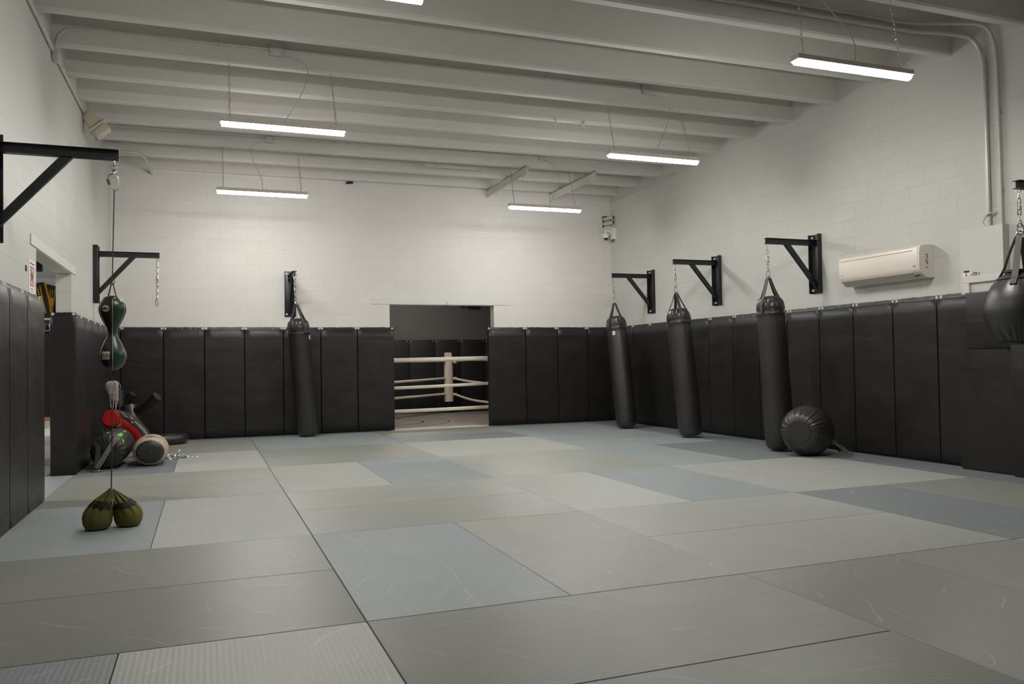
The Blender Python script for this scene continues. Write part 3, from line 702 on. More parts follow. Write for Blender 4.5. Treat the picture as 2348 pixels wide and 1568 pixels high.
# ---------------------------------------------------------------- green hourglass double-end bag with its lines
GX, GY, HX = -1.282, 2.75, -1.267
def hourglass():
    t = thing('double_end_bag', 'green and black hourglass double-end bag hanging at left', 'punching bag', (GX, GY, 1.127))
    s = 1/2664; P = [(1550, 40), (1535, 90), (1500, 140), (1450, 190), (1380, 226), (1320, 240), (1270, 243), (1200, 232), (1100, 192), (1000, 146), (920, 103), (880, 88), (840, 83), (800, 87), (750, 101), (680, 135), (600, 176), (500, 217), (430, 234), (380, 239), (330, 234), (270, 215), (220, 180), (190, 150), (180, 120)]
    prof = [(r*s, (1555-y)*s) for y, r in P]
    # six gores, alternating black and green
    me = MB(); n = 8
    a_off = -PI/2 + .10
    for g in range(6):
        rings = []
        for r, z in prof:
            rings.append([Vector((r*(1+.0*math.sin(PI*i/n))*math.cos(a_off+g*PI/3+i*PI/3/n), r*math.sin(a_off+g*PI/3+i*PI/3/n), z)) for i in range(n+1)])
        me.rings(rings, closed=False, caps=False, mi=g % 2)
    bmesh.ops.remove_doubles(me.bm, verts=me.bm.verts, dist=1e-5)
    me.build('bag_body', [M_green, M_blackl], t)
    for g in range(6):
        a = a_off+g*PI/3
        MB().tube([((r+.001)*math.cos(a), (r+.001)*math.sin(a), z) for r, z in prof[1:-1]], .0021, 6).build('piping', M_piping, t)
    def fold(th, k): return 1+(.06*math.cos(8*th) if k == 0 else 0)
    MB().lathe([(.062, .508), (.054, .520), (.03, .53), (.02, .533)], 40, fold=fold).build('collar', M_blackl, t)
    for sx in (-1, 1):
        MB().ribbon([(sx*.028, 0, .52), (sx*.018, 0, .56), (sx*.005, 0, .625)], [(sx, 0, .2)]*3, .03, .006).build('hanging_loop', M_blackl, t)
    MB().torus((0, 0, .612), (0, 0, 1), .011, .004, 14, 6).build('binding', M_piping, t)
    MB().torus((.004, 0, .632), (0, 1, 0), .012, .003, 14, 6).build('knot', M_rope, t)
    for sx in (-1, 1):
        MB().ribbon([(sx*.026, 0, .008), (sx*.015, 0, -.02), (sx*.003, 0, -.055)], [(sx, 0, .2)]*3, .016, .005).build('bottom_loop', M_blackl, t)
    def r_at(z):
        for (r0, z0), (r1, z1) in zip(prof, prof[1:]):
            if z0 <= z <= z1: return r0+(r1-r0)*(z-z0)/(z1-z0)
        return .05
    def wrap(mb, ac, zc, off):       # bend flat geometry (x across, y up) onto the bag
        for v in mb.bm.verts:
            z = zc+v.co.y; r = r_at(z)+off+v.co.z; a = ac+v.co.x/max(.03, r_at(z)); v.co = Vector((r*math.cos(a), r*math.sin(a), z))
        return mb
    def grid(wd, ht, el=False):
        b = MB(); n_ = 10; rows = []
        for j in range(n_+1):
            v = j/n_-.5; row = []
            for i in range(n_+1):
                u = i/n_-.5
                if el: k = math.sqrt(max(0, 1-4*v*v)); row.append(Vector((u*wd*k, v*ht, 0)))
                else: row.append(Vector((u*wd, v*ht, 0)))
            rows.append(row)
        return b.rings(rows, closed=False, caps=False)
    for ac, lett in ((a_off-PI/6, True), (a_off+PI/3+PI/6+.15, False)):
        p = wrap(grid(.056, .056), ac, .108, .0012).build('name_patch', M_patch, t)
        if lett:
            tx = text_mb('PRO MEX', .0165, .0002, .0004); bmesh.ops.scale(tx.bm, vec=(.72, 1.9, 1), verts=tx.bm.verts)
            wrap(tx, ac, .108, .0018).build('lettering', M_ink, p, smooth=False)
        q = wrap(grid(.054, .048, True), ac, .437, .0014).build('round_label', M_patch, t)
        if lett:
            wrap(grid(.046, .012), ac, .437, .0018).build('label_band', M_ink, q)
            wrap(grid(.013, .022), ac, .440, .0022).build('label_crest', M_redw, q)
    return t
hourglass()
# upper line with carabiner, lower elastic with frayed end, weight bags
t = thing('hanging_line', 'thin cord and carabiner above the green hourglass bag', 'cord', (GX, GY, 1.78))
MB().tube([(GX, GY, 1.757), ((GX+HX)/2, GY, 2.1), (HX, GY, 2.415)], .0042, 6).build('cord', M_rope, t, world=True)
MB().torus((HX, GY, 2.575), (0, 1, 0), .018, .005, 14, 6).build('shackle', M_chrome, t, world=True)
MB().cyl((HX-.012, GY, 2.555), (HX+.012, GY, 2.555), .012, 12).build('bolt', M_chrome, t, world=True)
MB().torus((HX, GY, 2.53), (1, 0, 0), .008, .004, 12, 6, stretch=.02, sdir=(0, 0, 1)).build('link', M_chrome, t, world=True)
MB().tube(smooth_path([(HX+.020, GY, 2.515), (HX+.024, GY, 2.50), (HX+.024, GY, 2.43), (HX+.01, GY, 2.415), (HX-.015, GY, 2.43), (HX-.034, GY, 2.46), (HX-.042, GY, 2.50), (HX-.028, GY, 2.522), (HX, GY, 2.53), (HX+.020, GY, 2.515)], 5), .0045, 8).build('carabiner', M_chrome, t, world=True)
MB().cyl((HX-.030, GY, 2.452), (HX-.042, GY, 2.492), .0085, 10).build('gate_sleeve', M_black, t, world=True)
t = thing('elastic_cord', 'dark elastic cord with frayed white end below the hourglass bag', 'cord', (GX, GY, .27))
BX, BY = -1.30, 2.88
MB().tube([(GX, GY, 1.073), (GX-.002, GY+.01, 1.03), (GX-.012, GY+.06, .6), (BX-.004, BY-.02, .285)], .0048, 6).build('cord', M_rope, t, world=True)
random.seed(11); fr = MB()
for k in range(110):
    a = random.uniform(0, 2*PI); l = random.uniform(.02, .095) if random.random() < .86 else random.uniform(.11, .2); o_ = random.uniform(.01, .045)
    p0 = Vector((GX-.002, GY, 1.045)); e = Vector((math.cos(a), math.sin(a), 0))
    fr.tube(smooth_path([p0, p0+e*o_*.8+Vector((0, 0, .006)), p0+e*o_*1.05+Vector((random.uniform(-.01, .01), 0, -l*.5)), p0+e*o_*.8+Vector((random.uniform(-.012, .016), 0, -l))], 3), .0015, 4)
tag(fr.build('frayed_end', M_fray, t, world=True), 'frayed white cord end')
def weight_bag(label, c, rx, seed, zt, lean, strap_z):
    random.seed(seed); t = thing('weight_bag', label, 'weight bag', c, None, 'olive weight bags')
    prof = [(.001, .004), (.55, .002), (.80, .012), (.95, .045), (1.0, .085), (.99, .12), (.90, .155), (.72, .19), (.50, .22), (.30, .245), (.13, .268), (.07, .28)]
    top = Vector(lean)
    def fold(th, k):
        z = prof[k][1]; a = max(0, min(1, (z-.10)/.14)); return 1+.20*a*math.cos(11*th+seed)+.10*a*math.cos(19*th)+.02*math.cos(3*th+seed)
    def sq(p):
        f = max(0, (p.z-.10)/.18); return Vector((p.x+top.x*f, p.y+top.y*f, p.z*zt/.28))
    MB().lathe([(r*rx, z) for r, z in prof], 88, fold=fold, squash=sq).build('bag_body', M_olive, t, angle=80)
    rings = []
    z0, z1, tilt = strap_z
    prs = [(r*rx, z) for r, z in prof]
    def rad(z):
        for (r0, a), (r1, b) in zip(prs, prs[1:]):
            if a <= z <= b: return r0+(r1-r0)*(z-a)/(b-a)
        return .02
    low = []; hi = []
    for i in range(41):
        th = 2*PI*i/40; dz = tilt*math.cos(th)
        for L_, z in ((low, z0+dz), (hi, z1+dz)):
            r = rad(min(.26, z))*1.10+.004; L_.append(sq(Vector((r*math.cos(th), r*math.sin(th), z))))
    b = MB().rings([low, hi], closed=False, caps=False); bmesh.ops.solidify(b.bm, geom=b.bm.faces[:], thickness=.004)
    b.build('strap', M_dark, t)
    return t
weight_bag('olive drawstring weight bag on floor, left of the pair', (BX-.094, BY-.03, 0), .099, 1, .285, (.085, .01, 0), (.165, .20, -.012))
weight_bag('olive drawstring weight bag on floor, right of the pair', (BX+.104, BY+.02, 0), .099, 4, .275, (-.10, -.015, 0), (.15, .185, .02))
t = thing('carabiner', 'small steel snap clip tying the two olive bags', 'clip', (BX, BY-.10, .19))
MB().torus((0, 0, 0), (0, 1, 0), .011, .003, 14, 6, stretch=.035, sdir=(.15, 0, 1)).build('snap_body', M_chrome, t)
MB().tube(smooth_path([(0, .0, .03), (-.006, .03, .07), (0, .075, .095)], 5), .003, 5).build('cord_loop', M_rope, t)

# ---------------------------------------------------------------- pile in the left back corner
def lying_bag(name, label, a, b, r, prof_ends, mats, sq=1.0, group=None, n=48):
    a, b = Vector(a), Vector(b); t = thing(name, label, 'punching bag', a, None, group)
    return t, (b-a)
# black bag with lime marks
def black_green():
    a = Vector((-1.715, 6.62, .195)); ax = Vector((.06, .99, .05)).normalized(); L = .90; r = .186
    t = thing('heavy_bag', 'black bag with lime green print lying by left wall', 'punching bag', a)
    q = ax.to_track_quat('Z', 'Y').to_matrix().to_4x4(); up = (q.inverted() @ Vector((0, 0, 1)))
    prof = [(.11, .0), (r-.03, .012), (r-.008, .04), (r, .08), (r+.004, .5), (r, .74), (r-.03, .87), (.08, L), (.001, L)]
    MB().lathe(prof, 48, q).build('bag_body', M_bag, t)
    cp = [(.001, -.012), (.06, -.012), (.12, -.004), (r-.03, .012), (r-.006, .04), (r+.003, .09)]
    MB().lathe(cp, 80, q, fold=lambda th, k: 1+[0, 0, .02, .05, .035, .012][k]*math.cos(19*th)).build('end_cap', M_cap, t, angle=80)
    def onbag(th, z, off=.003): return q @ Vector(((r+off)*math.cos(th), (r+off)*math.sin(th), z))
    th0 = math.atan2(up.y, up.x)
    cam = Vector((-.66, -3.65, 1.14)); sgn = 1 if (q @ Vector((math.cos(th0+.4), math.sin(th0+.4), 0))).x > (q @ Vector((math.cos(th0-.4), math.sin(th0-.4), 0))).x else -1
    random.seed(2); pb = MB()
    for cth, cz, pts in ((-.34, .34, [(0, 0), (.10, -.05), (.20, -.02), (.12, .05), (.20, .16), (.06, .10), (-.02, .05)]), (.48, .34, [(-.05, -.06), (.04, -.10), (.09, -.05), (.16, -.09), (.13, .0), (.20, .06), (.10, .07), (.08, .17), (.0, .09), (-.06, .10), (-.02, .02)]), (.85, .13, [(-.05, 0), (.08, -.03), (.22, -.04), (.08, .015)]), (-.62, .10, [(-.05, 0), (.06, .02), (.12, -.02)])):
        v = [pb.bm.verts.new(onbag(th0+sgn*(cth+u*1.25), cz+w_*2.3)) for u, w_ in pts]; cen = pb.bm.verts.new(onbag(th0+sgn*(cth+.06), cz))
        for i in range(len(v)): pb.bm.faces.new((v[i], v[(i+1) % len(v)], cen))
    pb.build('lime_print', M_lime, t)
    t.children[0]
    # two web straps meeting at a ring in front of the cap
    tip = Vector((-1.795, 6.42, .03))-a
    for thx in (th0+sgn*2.0-PI*.9, th0+sgn*.55):
        p0 = q @ Vector(((r+.004)*math.cos(thx), (r+.004)*math.sin(thx), .14)); p1 = q @ Vector(((r+.002)*math.cos(thx), (r+.002)*math.sin(thx), .03)); p2 = q @ Vector((r*.6*math.cos(thx), r*.6*math.sin(thx), -.045))
        MB().ribbon([p0, p1, p2, tip+Vector((0, 0, .01))], [p0, p1-ax*.1, -ax, -ax], .05, .006).build('strap', M_web, t, angle=60)
    MB().torus(tip-Vector((0, 0, .018)), (0, .25, 1), .038, .006, 20, 6).build('d_ring', plain('brass_ring', (.55, .36, .18), .3, 1), t)
    for o in t.children: pass
    return t
black_green()
# cream bag
def cream_bag():
    a = Vector((-1.275, 6.70, .170)); ax = Vector((-.02, .99, -.0)).normalized(); L = .78; r = .185
    t = thing('heavy_bag', 'cream bag with black end lying on floor of corner pile', 'punching bag', a)
    q = Matrix((Vector((1, 0, 0)).cross(Vector((0, 0, 0))) if False else Vector((ax.y, -ax.x, 0)), Vector((0, 0, 1)), ax)).transposed().to_4x4()
    def sq(p): return Vector((p.x*1.05, p.y*.91, p.z))
    prof = [(.135, .0), (r-.028, .022), (r-.008, .07), (r, .13), (r, .45), (r-.015, .68), (r-.07, L-.02), (.001, L)]
    MB().lathe(prof, 80, q, squash=sq, fold=lambda th, k: 1+[.03, .02, .01, .004, 0, 0, 0, 0][k]*math.cos(26*th)).build('bag_body', M_cream, t, angle=80)
    MB().lathe([(.001, -.022), (.07, -.020), (.115, -.012), (.140, -.001), (.147, .012)], 80, q, squash=sq, fold=lambda th, k: 1+[0, 0, .01, .02, .03][k]*math.cos(26*th)).build('black_end', M_bag, t, angle=80)
    MB().box(q @ Vector((.0, -.005, -.025)), (.022, .008, .062), .002).build('end_tab', M_web, t)
    pr = MB()
    for k, (y0, x0, x1) in enumerate(((.10, -.05, .08), (.17, -.02, .07), (.24, -.06, .05))):
        def P(x, z): 
            th = PI/2-x/r; p = sq(Vector(((r+.002)*math.cos(th), (r+.002)*math.sin(th), z))); return q @ p
        vs = [[P(x0+(x1-x0)*i/6, y0-.01+.008*i/6), ] for i in range(7)]; v2 = [[P(x0+(x1-x0)*i/6, y0+.022-.012*i/6)] for i in range(7)]
        pr.rings([[v[0] for v in vs], [v[0] for v in v2]], closed=False, caps=False)
    pr.build('dark_print', M_ink, t)
    return t
cream_bag()
# red and black curved pad on top
def red_bag():
    a = Vector((-1.775, 7.62, .525))
    t = thing('curved_bag', 'red and black curved bag draped over corner pile', 'punching bag', a)
    C_ = [(-1.775, 7.62, .525), (-1.75, 7.74, .522), (-1.68, 7.86, .495), (-1.58, 7.93, .425), (-1.48, 7.95, .32), (-1.41, 7.95, .19), (-1.37, 7.95, .052)]
    P = [p-a for p in smooth_path(C_, 5)]; K = len(P); n = 40; r = .105
    b = MB(); rings = []; frames = []
    for k in range(K):
        tn = (P[min(k+1, K-1)]-P[max(k-1, 0)]).normalized(); f = Vector((0, -1, 0)); f = (f-tn*f.dot(tn)).normalized(); u = tn.cross(f)
        if u.z < 0: u = -u
        frames.append((P[k], f, u, tn)); rings.append([P[k]+f*r*math.cos(2*PI*i/n)+u*r*math.sin(2*PI*i/n) for i in range(n)])
    b.rings(rings); b.build('bag_body', M_red, t)
    # black stripe over the top front
    st = MB(); s_r = []
    for k in range(2, K):
        p, f, u, tn = frames[k]; s_r.append([p+(f*math.cos(a_)+u*math.sin(a_))*(r+.003) for a_ in [math.radians(8+i*6) for i in range(13)]])
    st.rings(s_r, closed=False, caps=False); st.build('black_stripe', M_blackl, t)
    def onb(k, a_, off=.005):
        k0 = int(k); fr_ = k-k0; A, B = frames[min(k0, K-1)], frames[min(k0+1, K-1)]
        def q_(F): return F[0]+(F[1]*math.cos(a_)+F[2]*math.sin(a_))*(r+off)
        return q_(A).lerp(q_(B), fr_)
    tr = MB()
    for tri in ([(6, .95), (10, .55), (6.5, .45)], [(12, .9), (13.2, .85), (14.5, .35), (13.4, .30)]):
        if len(tri) == 3: tr.tube([onb(k, a_) for k, a_ in tri], .0035, 5, loop=True)
        else:
            v = [tr.bm.verts.new(onb(k, a_)) for k, a_ in tri]; tr.bm.faces.new(v)
    tr.build('tan_emblem', M_patch, t)
    lt = MB(); random.seed(4)
    zig = [onb(15+i*.62, .62+(.16 if i % 2 else -.10)*(.6+.4*random.random())) for i in range(17)]
    lt.tube(zig, .006, 5); lt.build('white_script', M_paper, t)
    tri2 = MB().tube([onb(k, a_) for k, a_ in ((4.6, -.25), (7.3, -.55), (5.0, -.85))], .0035, 5, loop=True); tri2.build('metal_triangle', M_patch, t)
    # scalloped red end disc with black rim
    p, f, u, tn = frames[0]; d = MB(); N = 60
    ring0 = [p-tn*.012+(f*math.cos(2*PI*i/N)+u*math.sin(2*PI*i/N))*(r-.012+.008*math.cos(20*2*PI*i/N)) for i in range(N)]
    ring1 = [p+tn*.005+(f*math.cos(2*PI*i/N)+u*math.sin(2*PI*i/N))*(r-.002+.006*math.cos(20*2*PI*i/N)) for i in range(N)]
    d.rings([ring0, ring1]); d.build('end_cap', M_red, t)
    MB().tube([p+tn*.008+(f*math.cos(2*PI*i/N)+u*math.sin(2*PI*i/N))*(r+.002) for i in range(N)], .006, 6, loop=True).build('end_piping', M_blackl, t)
    MB().tube([Vector(x)-a for x in ((-1.885, 7.74, .40), (-1.87, 7.72, .33), (-1.81, 7.74, .39))], .004, 5).build('strap_ring', M_patch, t)
    return t
red_bag()
# black training dummy slumped behind
def dummy():
    t = thing('training_dummy', 'black padded training dummy slumped in left back corner', 'training dummy', (-1.6, 9.75, 0))
    def limb(name, pts, rad, label=None):
        o = MB().tube(smooth_path(pts, 6), rad, 20).build(name, M_bag, t, world=True)
        if label: o['label'] = label
    tor = MB(); pts = smooth_path([(-1.70, 9.45, .12), (-1.70, 9.6, .26), (-1.74, 9.72, .42), (-1.76, 9.78, .55)], 6)
    rr_ = [(.16+.02*math.sin(PI*k/(len(pts)-1)), .13+.02*math.sin(PI*k/(len(pts)-1))) for k in range(len(pts))]
    tor.tube(pts, rr_, 24); tor.build('torso', M_bag, t, world=True)
    limb('arm', [(-1.70, 9.72, .44), (-1.60, 9.62, .52), (-1.47, 9.52, .60), (-1.34, 9.44, .72)], .066)
    limb('arm', [(-1.83, 9.85, .50), (-1.80, 9.80, .62), (-1.74, 9.78, .69), (-1.69, 9.75, .765)], .055)
    limb('cuff', [(-1.46, 9.515, .607), (-1.40, 9.478, .665), (-1.335, 9.435, .728)], .071)
    limb('neck', [(-1.87, 9.70, .52), (-1.87, 9.70, .60)], .045)
    limb('head', [(-1.868, 9.66, .60), (-1.868, 9.66, .62), (-1.866, 9.67, .80), (-1.866, 9.67, .835)], [.045]+[.075]*17+[.05])
    limb('leg', [(-1.66, 9.45, .16), (-1.45, 9.5, .085), (-1.2, 9.72, .078), (-1.06, 9.76, .078), (-.985, 9.66, .078), (-1.03, 9.52, .078), (-1.18, 9.42, .078), (-1.32, 9.36, .08), (-1.5, 9.30, .085)], .075)
    limb('leg', [(-1.72, 9.40, .16), (-1.60, 9.10, .12), (-1.50, 8.8, .09)], .08)
    return t
dummy()
t = thing('loose_chain', 'heap of steel chain lying beside the cream bag', 'chain', (-1.0, 7.5, 0))
random.seed(8); hb = MB(); p = Vector((-1.13, 7.35, .02))
for k in range(46):
    d = Vector((random.uniform(-1, 1), random.uniform(-1, 1), random.uniform(-.6, .6))).normalized()
    c = Vector((-1.06+random.gauss(0, .075), 7.45+random.gauss(0, .05), max(.012, abs(random.gauss(.02, .022)))))
    if k > 34: c = Vector((-.97+.012*(k-34), 7.45+random.uniform(-.02, .02), .014))
    hb.torus(c, d, .013, .0045, 10, 5, stretch=.02, sdir=d.orthogonal())
hb.build('links', M_chrome, t, world=True)

# ---------------------------------------------------------------- air conditioner and remote
def air_conditioner():
    y0, y1 = 2.90, 4.07; t = thing('air_conditioner', 'cream split air conditioner on the right wall', 'air conditioner', (XR, (y0+y1)/2, 2.0))
    prof = [(0, 1.985), (-.06, 1.975), (-.125, 1.985), (-.19, 2.045), (-.205, 2.07), (-.212, 2.12), (-.21, 2.25), (-.20, 2.30), (-.17, 2.325), (-.10, 2.332), (0, 2.332)]
    def pr(pts, a, b): return MB().prism([(XR+x, z) for x, z in pts], 'y', a, b)
    pr(prof, y0, y1).build('case', M_ac, t, world=True, angle=50)
    fp = [(-.206, 2.075), (-.2165, 2.12), (-.2145, 2.275), (-.205, 2.30), (-.20, 2.29), (-.20, 2.08)]
    f = pr(fp, y0+.02, y1-.012).build('front_panel', M_ac, t, world=True, angle=50)
    MB().span((XR-.218, y0+.08, 2.268), (XR-.213, y1-.03, 2.278), .001).build('panel_groove', M_acd, f, world=True)
    MB().span((XR-.218, y0+.045, 2.098), (XR-.2155, y0+.075, 2.106)).build('badge', M_ink, f, world=True)
    MB().span((XR-.218, y1-.06, 2.105), (XR-.2155, y1-.04, 2.111)).build('badge', M_ink, f, world=True)
    lv = [(-.187, 2.040), (-.130, 1.986), (-.133, 1.982), (-.192, 2.036)]
    pr(lv, y0+.12, y1-.03).build('louver', M_acd, t, world=True)
    pr([(-.168, 2.024), (-.150, 2.006), (-.155, 2.002), (-.172, 2.02)], y0+.12, y1-.03).build('louver', M_ac, t, world=True)
    MB().box((XR-.155, y0+.07, 2.01), (.05, .05, .006), .002, Matrix.Rotation(math.radians(-42), 3, 'Y')).build('display', M_dark, t, world=True)
    st = MB()
    for k in range(6):
        for j in range(3):
            if (k*3+j) % 4 != 3: st.span((XR-.118+j*.012, y0-.001, 2.215-k*.019), (XR-.110+j*.012, y0+.001, 2.228-k*.019))
    st.span((XR-.118, y0-.001, 2.082), (XR-.086, y0+.001, 2.089)); st.build('side_sticker', M_ink, t, world=True)
air_conditioner()
def remote():
    t = thing('remote_control', 'white remote control in holder on white wall box', 'remote control', (6.57, 2.38, 1.95))
    x0 = 6.57
    MB().span((x0-.02, 2.285, 1.918), (x0, 2.475, 1.976), .01, 3).build('body', M_ac, t, world=True)
    MB().span((x0-.0215, 2.295, 1.928), (x0-.019, 2.345, 1.970), .002).build('screen', M_dark, t, world=True)
    MB().span((x0-.0225, 2.302, 1.935), (x0-.021, 2.338, 1.963)).build('display', plain('lcd_grey', (.25, .27, .24), .3), t, world=True)
    MB().cyl((x0-.0225, 2.362, 1.950), (x0-.018, 2.362, 1.950), .009, 12).build('button', plain('orange_button', (.7, .2, .03), .5), t, world=True)
    for k in range(3): MB().span((x0-.0215, 2.41, 1.926+k*.016), (x0-.018, 2.425, 1.936+k*.016)).build('button', M_ink, t, world=True)
    MB().span((x0-.012, 2.40, 1.978), (x0, 2.455, 1.995), .002).build('holder', M_dark, t, world=True)
remote()

# ---------------------------------------------------------------- cameras in the back right corner
def dome_camera():
    t = thing('dome_camera', 'white dome security camera in back right corner', 'security camera', (6.64, 10.02, 3.55))
    MB().span((XR-.075, 10.05, 3.45), (XR, 10.17, 3.66), .006).build('mount_box', M_paper, t, world=True)
    MB().tube(smooth_path([(XR-.07, 10.10, 3.56), (XR-.13, 10.10, 3.60), (XR-.19, 10.10, 3.605), (XR-.205, 10.10, 3.58), (XR-.205, 10.10, 3.55)], 5), .024, 12).build('arm', M_paper, t, world=True)
    q = Matrix.Translation((XR-.205, 10.10, 3.47))
    MB().lathe([(.042, -.005), (.052, .02), (.060, .05), (.074, .055), (.076, .07), (.06, .08), (.02, .085)], 28, q).build('housing', M_paper, t, world=True)
    MB().lathe([(.001, -.048), (.018, -.045), (.032, -.034), (.041, -.016), (.043, -.004)], 28, q).build('dome', M_dark, t, world=True)
    MB().cyl((XR-.05, 10.11, 3.40), (XR-.05, 10.11, 3.45), .014, 10).build('cable_gland', M_dark, t, world=True)
dome_camera()
t = thing('twin_camera', 'dark pair of small bullet cameras above dome camera', 'security camera', (6.55, 10.2, 3.8))
MB().span((6.49, 10.27, 3.70), (6.51, 10.295, 3.90)).span((6.47, 10.18, 3.89), (6.60, 10.29, 3.90)).build('bracket', M_dark, t, world=True)
for k, z in enumerate((3.855, 3.76)):
    p = thing_loc = (6.52, 10.22, z)
    o = MB().cyl((6.50, 10.26, z), (6.615, 10.10, z+.012), .034, 16).build('camera_barrel', M_galv, t, world=True)
    l_ = MB().cyl((6.612, 10.104, z+.012), (6.618, 10.096, z+.013), .026, 16).build('lens', M_dark, o, world=True)
t = thing('bullet_camera', 'small dark bullet camera at top of back wall', 'security camera', (1.653, 10.25, 4.24))
MB().cyl((1.62, 10.22, 4.245), (1.69, 10.16, 4.235), .022, 12).build('barrel', M_dark, t, world=True)
MB().span((1.60, 10.24, 4.235), (1.64, 10.295, 4.265), .004).build('mount', M_dark, t, world=True)

# ---------------------------------------------------------------- sign, slot, hooks by the left doorway
t = thing('wall_sign', 'white paper notice with red square beside left doorway', 'sign', (XL, 4.17, 1.93))
MB().span((XL, 4.03, 1.772), (XL+.004, 4.285, 2.062)).build('sheet', M_paper, t, world=True)
b = MB(); x_ = XL+.005
for (a0, a1, z0, z1) in ((4.075, 4.095, 1.86, 2.0), (4.225, 4.245, 1.86, 2.0), (4.075, 4.245, 1.845, 1.865), (4.075, 4.245, 1.99, 2.01)): b.span((XL+.004, a0, z0), (x_, a1, z1))
b.box((XL+.0045, 4.16, 1.928), (.001, .20, .018), 0, Matrix.Rotation(math.radians(40), 3, 'X')); b.build('red_square', M_signred, t, world=True)
b = MB(); random.seed(12)
b.box((XL+.0052, 4.15, 1.945), (.001, .03, .09), 0, Matrix.Rotation(.5, 3, 'X')).box((XL+.0052, 4.18, 1.91), (.001, .02, .08), 0, Matrix.Rotation(-.3, 3, 'X')).box((XL+.0052, 4.12, 1.92), (.001, .018, .06), 0, Matrix.Rotation(.2, 3, 'X'))
b.span((XL+.004, 4.07, 2.028), (x_, 4.25, 2.040)); b.span((XL+.004, 4.10, 1.82), (x_, 4.21, 1.826)); b.span((XL+.004, 4.12, 1.80), (x_, 4.19, 1.806)); b.build('dark_print', M_ink, t, world=True)
tag(MB().span((XL, 3.90, 1.947), (XL+.006, 3.945, 1.996), .002).build('wall_plate', M_dark), 'small black slot plate on left wall near the notice', 'wall plate')
tag(MB().tube(smooth_path([(3.37, YB-.002, 2.235), (3.37, YB-.03, 2.235), (3.372, YB-.04, 2.215), (3.375, YB-.035, 2.19), (3.37, YB-.02, 2.175), (3.37, YB-.012, 2.185)], 5), .006, 6).build('ceiling_hook', M_galv), 'small metal hook on lintel above back doorway', 'hook')

# ---------------------------------------------------------------- side room: shelf with kick pads
t = thing('storage_shelf', 'wall-hung storage shelf with dark panel seen through left doorway', 'shelf', (-2.55, 7.3, .6))
for z in (1.735, 1.60): MB().span((-2.98, 6.95, z-.022), (XL-.152, 7.65, z), .003).build('shelf_board', M_steel_white if z > 1.7 else M_darkwall, t, world=True)
MB().span((-2.98, 6.97, .60), (-2.315, 7.65, 1.578), .003).build('front_panel', M_dark, t, world=True)
MB().span((-2.310, 6.955, .60), (-2.285, 7.65, 1.578), .002).build('white_edge', M_steel_white, t, world=True)
MB().span((-2.285, 7.0, .62), (XL-.152, 7.6, 1.578)).build('wall_cleat', M_darkwall, t, world=True)
MB().span((-2.99, 6.95, .555), (-2.27, 7.66, .60), .003).build('wooden_board', M_wood, t, world=True)
def kick_pad(loc, rot, label):
    t = thing('kick_pad', label, 'kick pad', loc, rot, 'kick pads on the shelf')
    # curved thick pad, local z up, face toward -y
    K = 14; rings = []; rim = []
    def bend(z): return .10*(z/.40)**2
    for k in range(K+1):
        z = .42*k/K; y = bend(z); hw = .095*(1-.12*(2*k/K-1)**2); d = .05
        rings.append([Vector((-hw, y+d, z)), Vector((-hw, y-d*.7, z)), Vector((-hw*.8, y-d, z)), Vector((hw*.8, y-d, z)), Vector((hw, y-d*.7, z)), Vector((hw, y+d, z))])
    MB().rings(rings).build('pad_body', M_blackl, t, angle=50)
    for s in (-1, 1):
        rr_ = [[Vector((s*.097*(1-.12*(2*k/K-1)**2), bend(.42*k/K)+.045, .42*k/K)), Vector((s*.099*(1-.12*(2*k/K-1)**2), bend(.42*k/K)-.036, .42*k/K)), Vector((s*.080*(1-.12*(2*k/K-1)**2), bend(.42*k/K)-.052, .42*k/K))] for k in range(K+1)]
        MB().rings(rr_, closed=False, caps=False).build('yellow_edge', M_yellow, t)
    g = MB()
    def q(u0, u1, z0, z1):
        r = [[Vector((u0+(u1-u0)*i, bend(z)-.0525, z)) for i in (0, 1)] for z in [z0+(z1-z0)*k/6 for k in range(7)]]; g.rings(r, closed=False, caps=False)
    q(-.030, .030, .15, .26); q(-.034, -.024, .05, .15); q(.024, .034, .05, .15); q(-.030, -.022, .26, .36); q(.022, .030, .26, .38); q(-.004, .004, .06, .14); q(-.004, .004, .27, .36)
    g.build('gold_emblem', M_gold, t)
    return t
k0 = kick_pad((-2.42, 7.10, 1.742), (math.radians(0), math.radians(-10), math.radians(8)), 'black and yellow kick pad facing the gym on shelf')
k1 = dup(k0, (-2.45, 7.42, 1.755), (0, math.radians(14), math.radians(30)), 'black and yellow kick pad behind the front one on shelf')
t = thing('boxing_glove', 'dark glove with gold chevrons on shelf inside left doorway', 'glove', (-2.40, 7.03, 1.610))
MB().tube(smooth_path([(0, 0, .03), (0, .01, .06), (0, .04, .09), (.0, .10, .10)], 5), [.042]*15+[.03], 14).build('glove_body', plain('silver_purple_vinyl', (.16, .15, .20), .35), t)
MB().box((0, 0, .015), (.09, .09, .045), .015).build('cuff', M_blackl, t)
b = MB()
for k in range(2):
    b.box((-.02+k*.03, -.047, .022), (.006, .003, .024), 0, Matrix.Rotation(.6, 3, 'Y')).box((-.02+k*.03, -.047, .006), (.006, .003, .024), 0, Matrix.Rotation(-.6, 3, 'Y'))
b.build('gold_chevrons', M_gold, t)
t = thing('wall_speaker', 'black box speaker high inside left doorway', 'speaker', (-3.26, 11.5, 2.84))
MB().box((0, 0, 0), (.20, .16, .18), .015).build('cabinet', M_dark, t); MB().box((.0, -.084, 0), (.17, .008, .15), .003).build('grille', M_black, t)
MB().span((-.02, -.02, .085), (.02, .02, .36)).build('ceiling_bracket', M_dark, t)

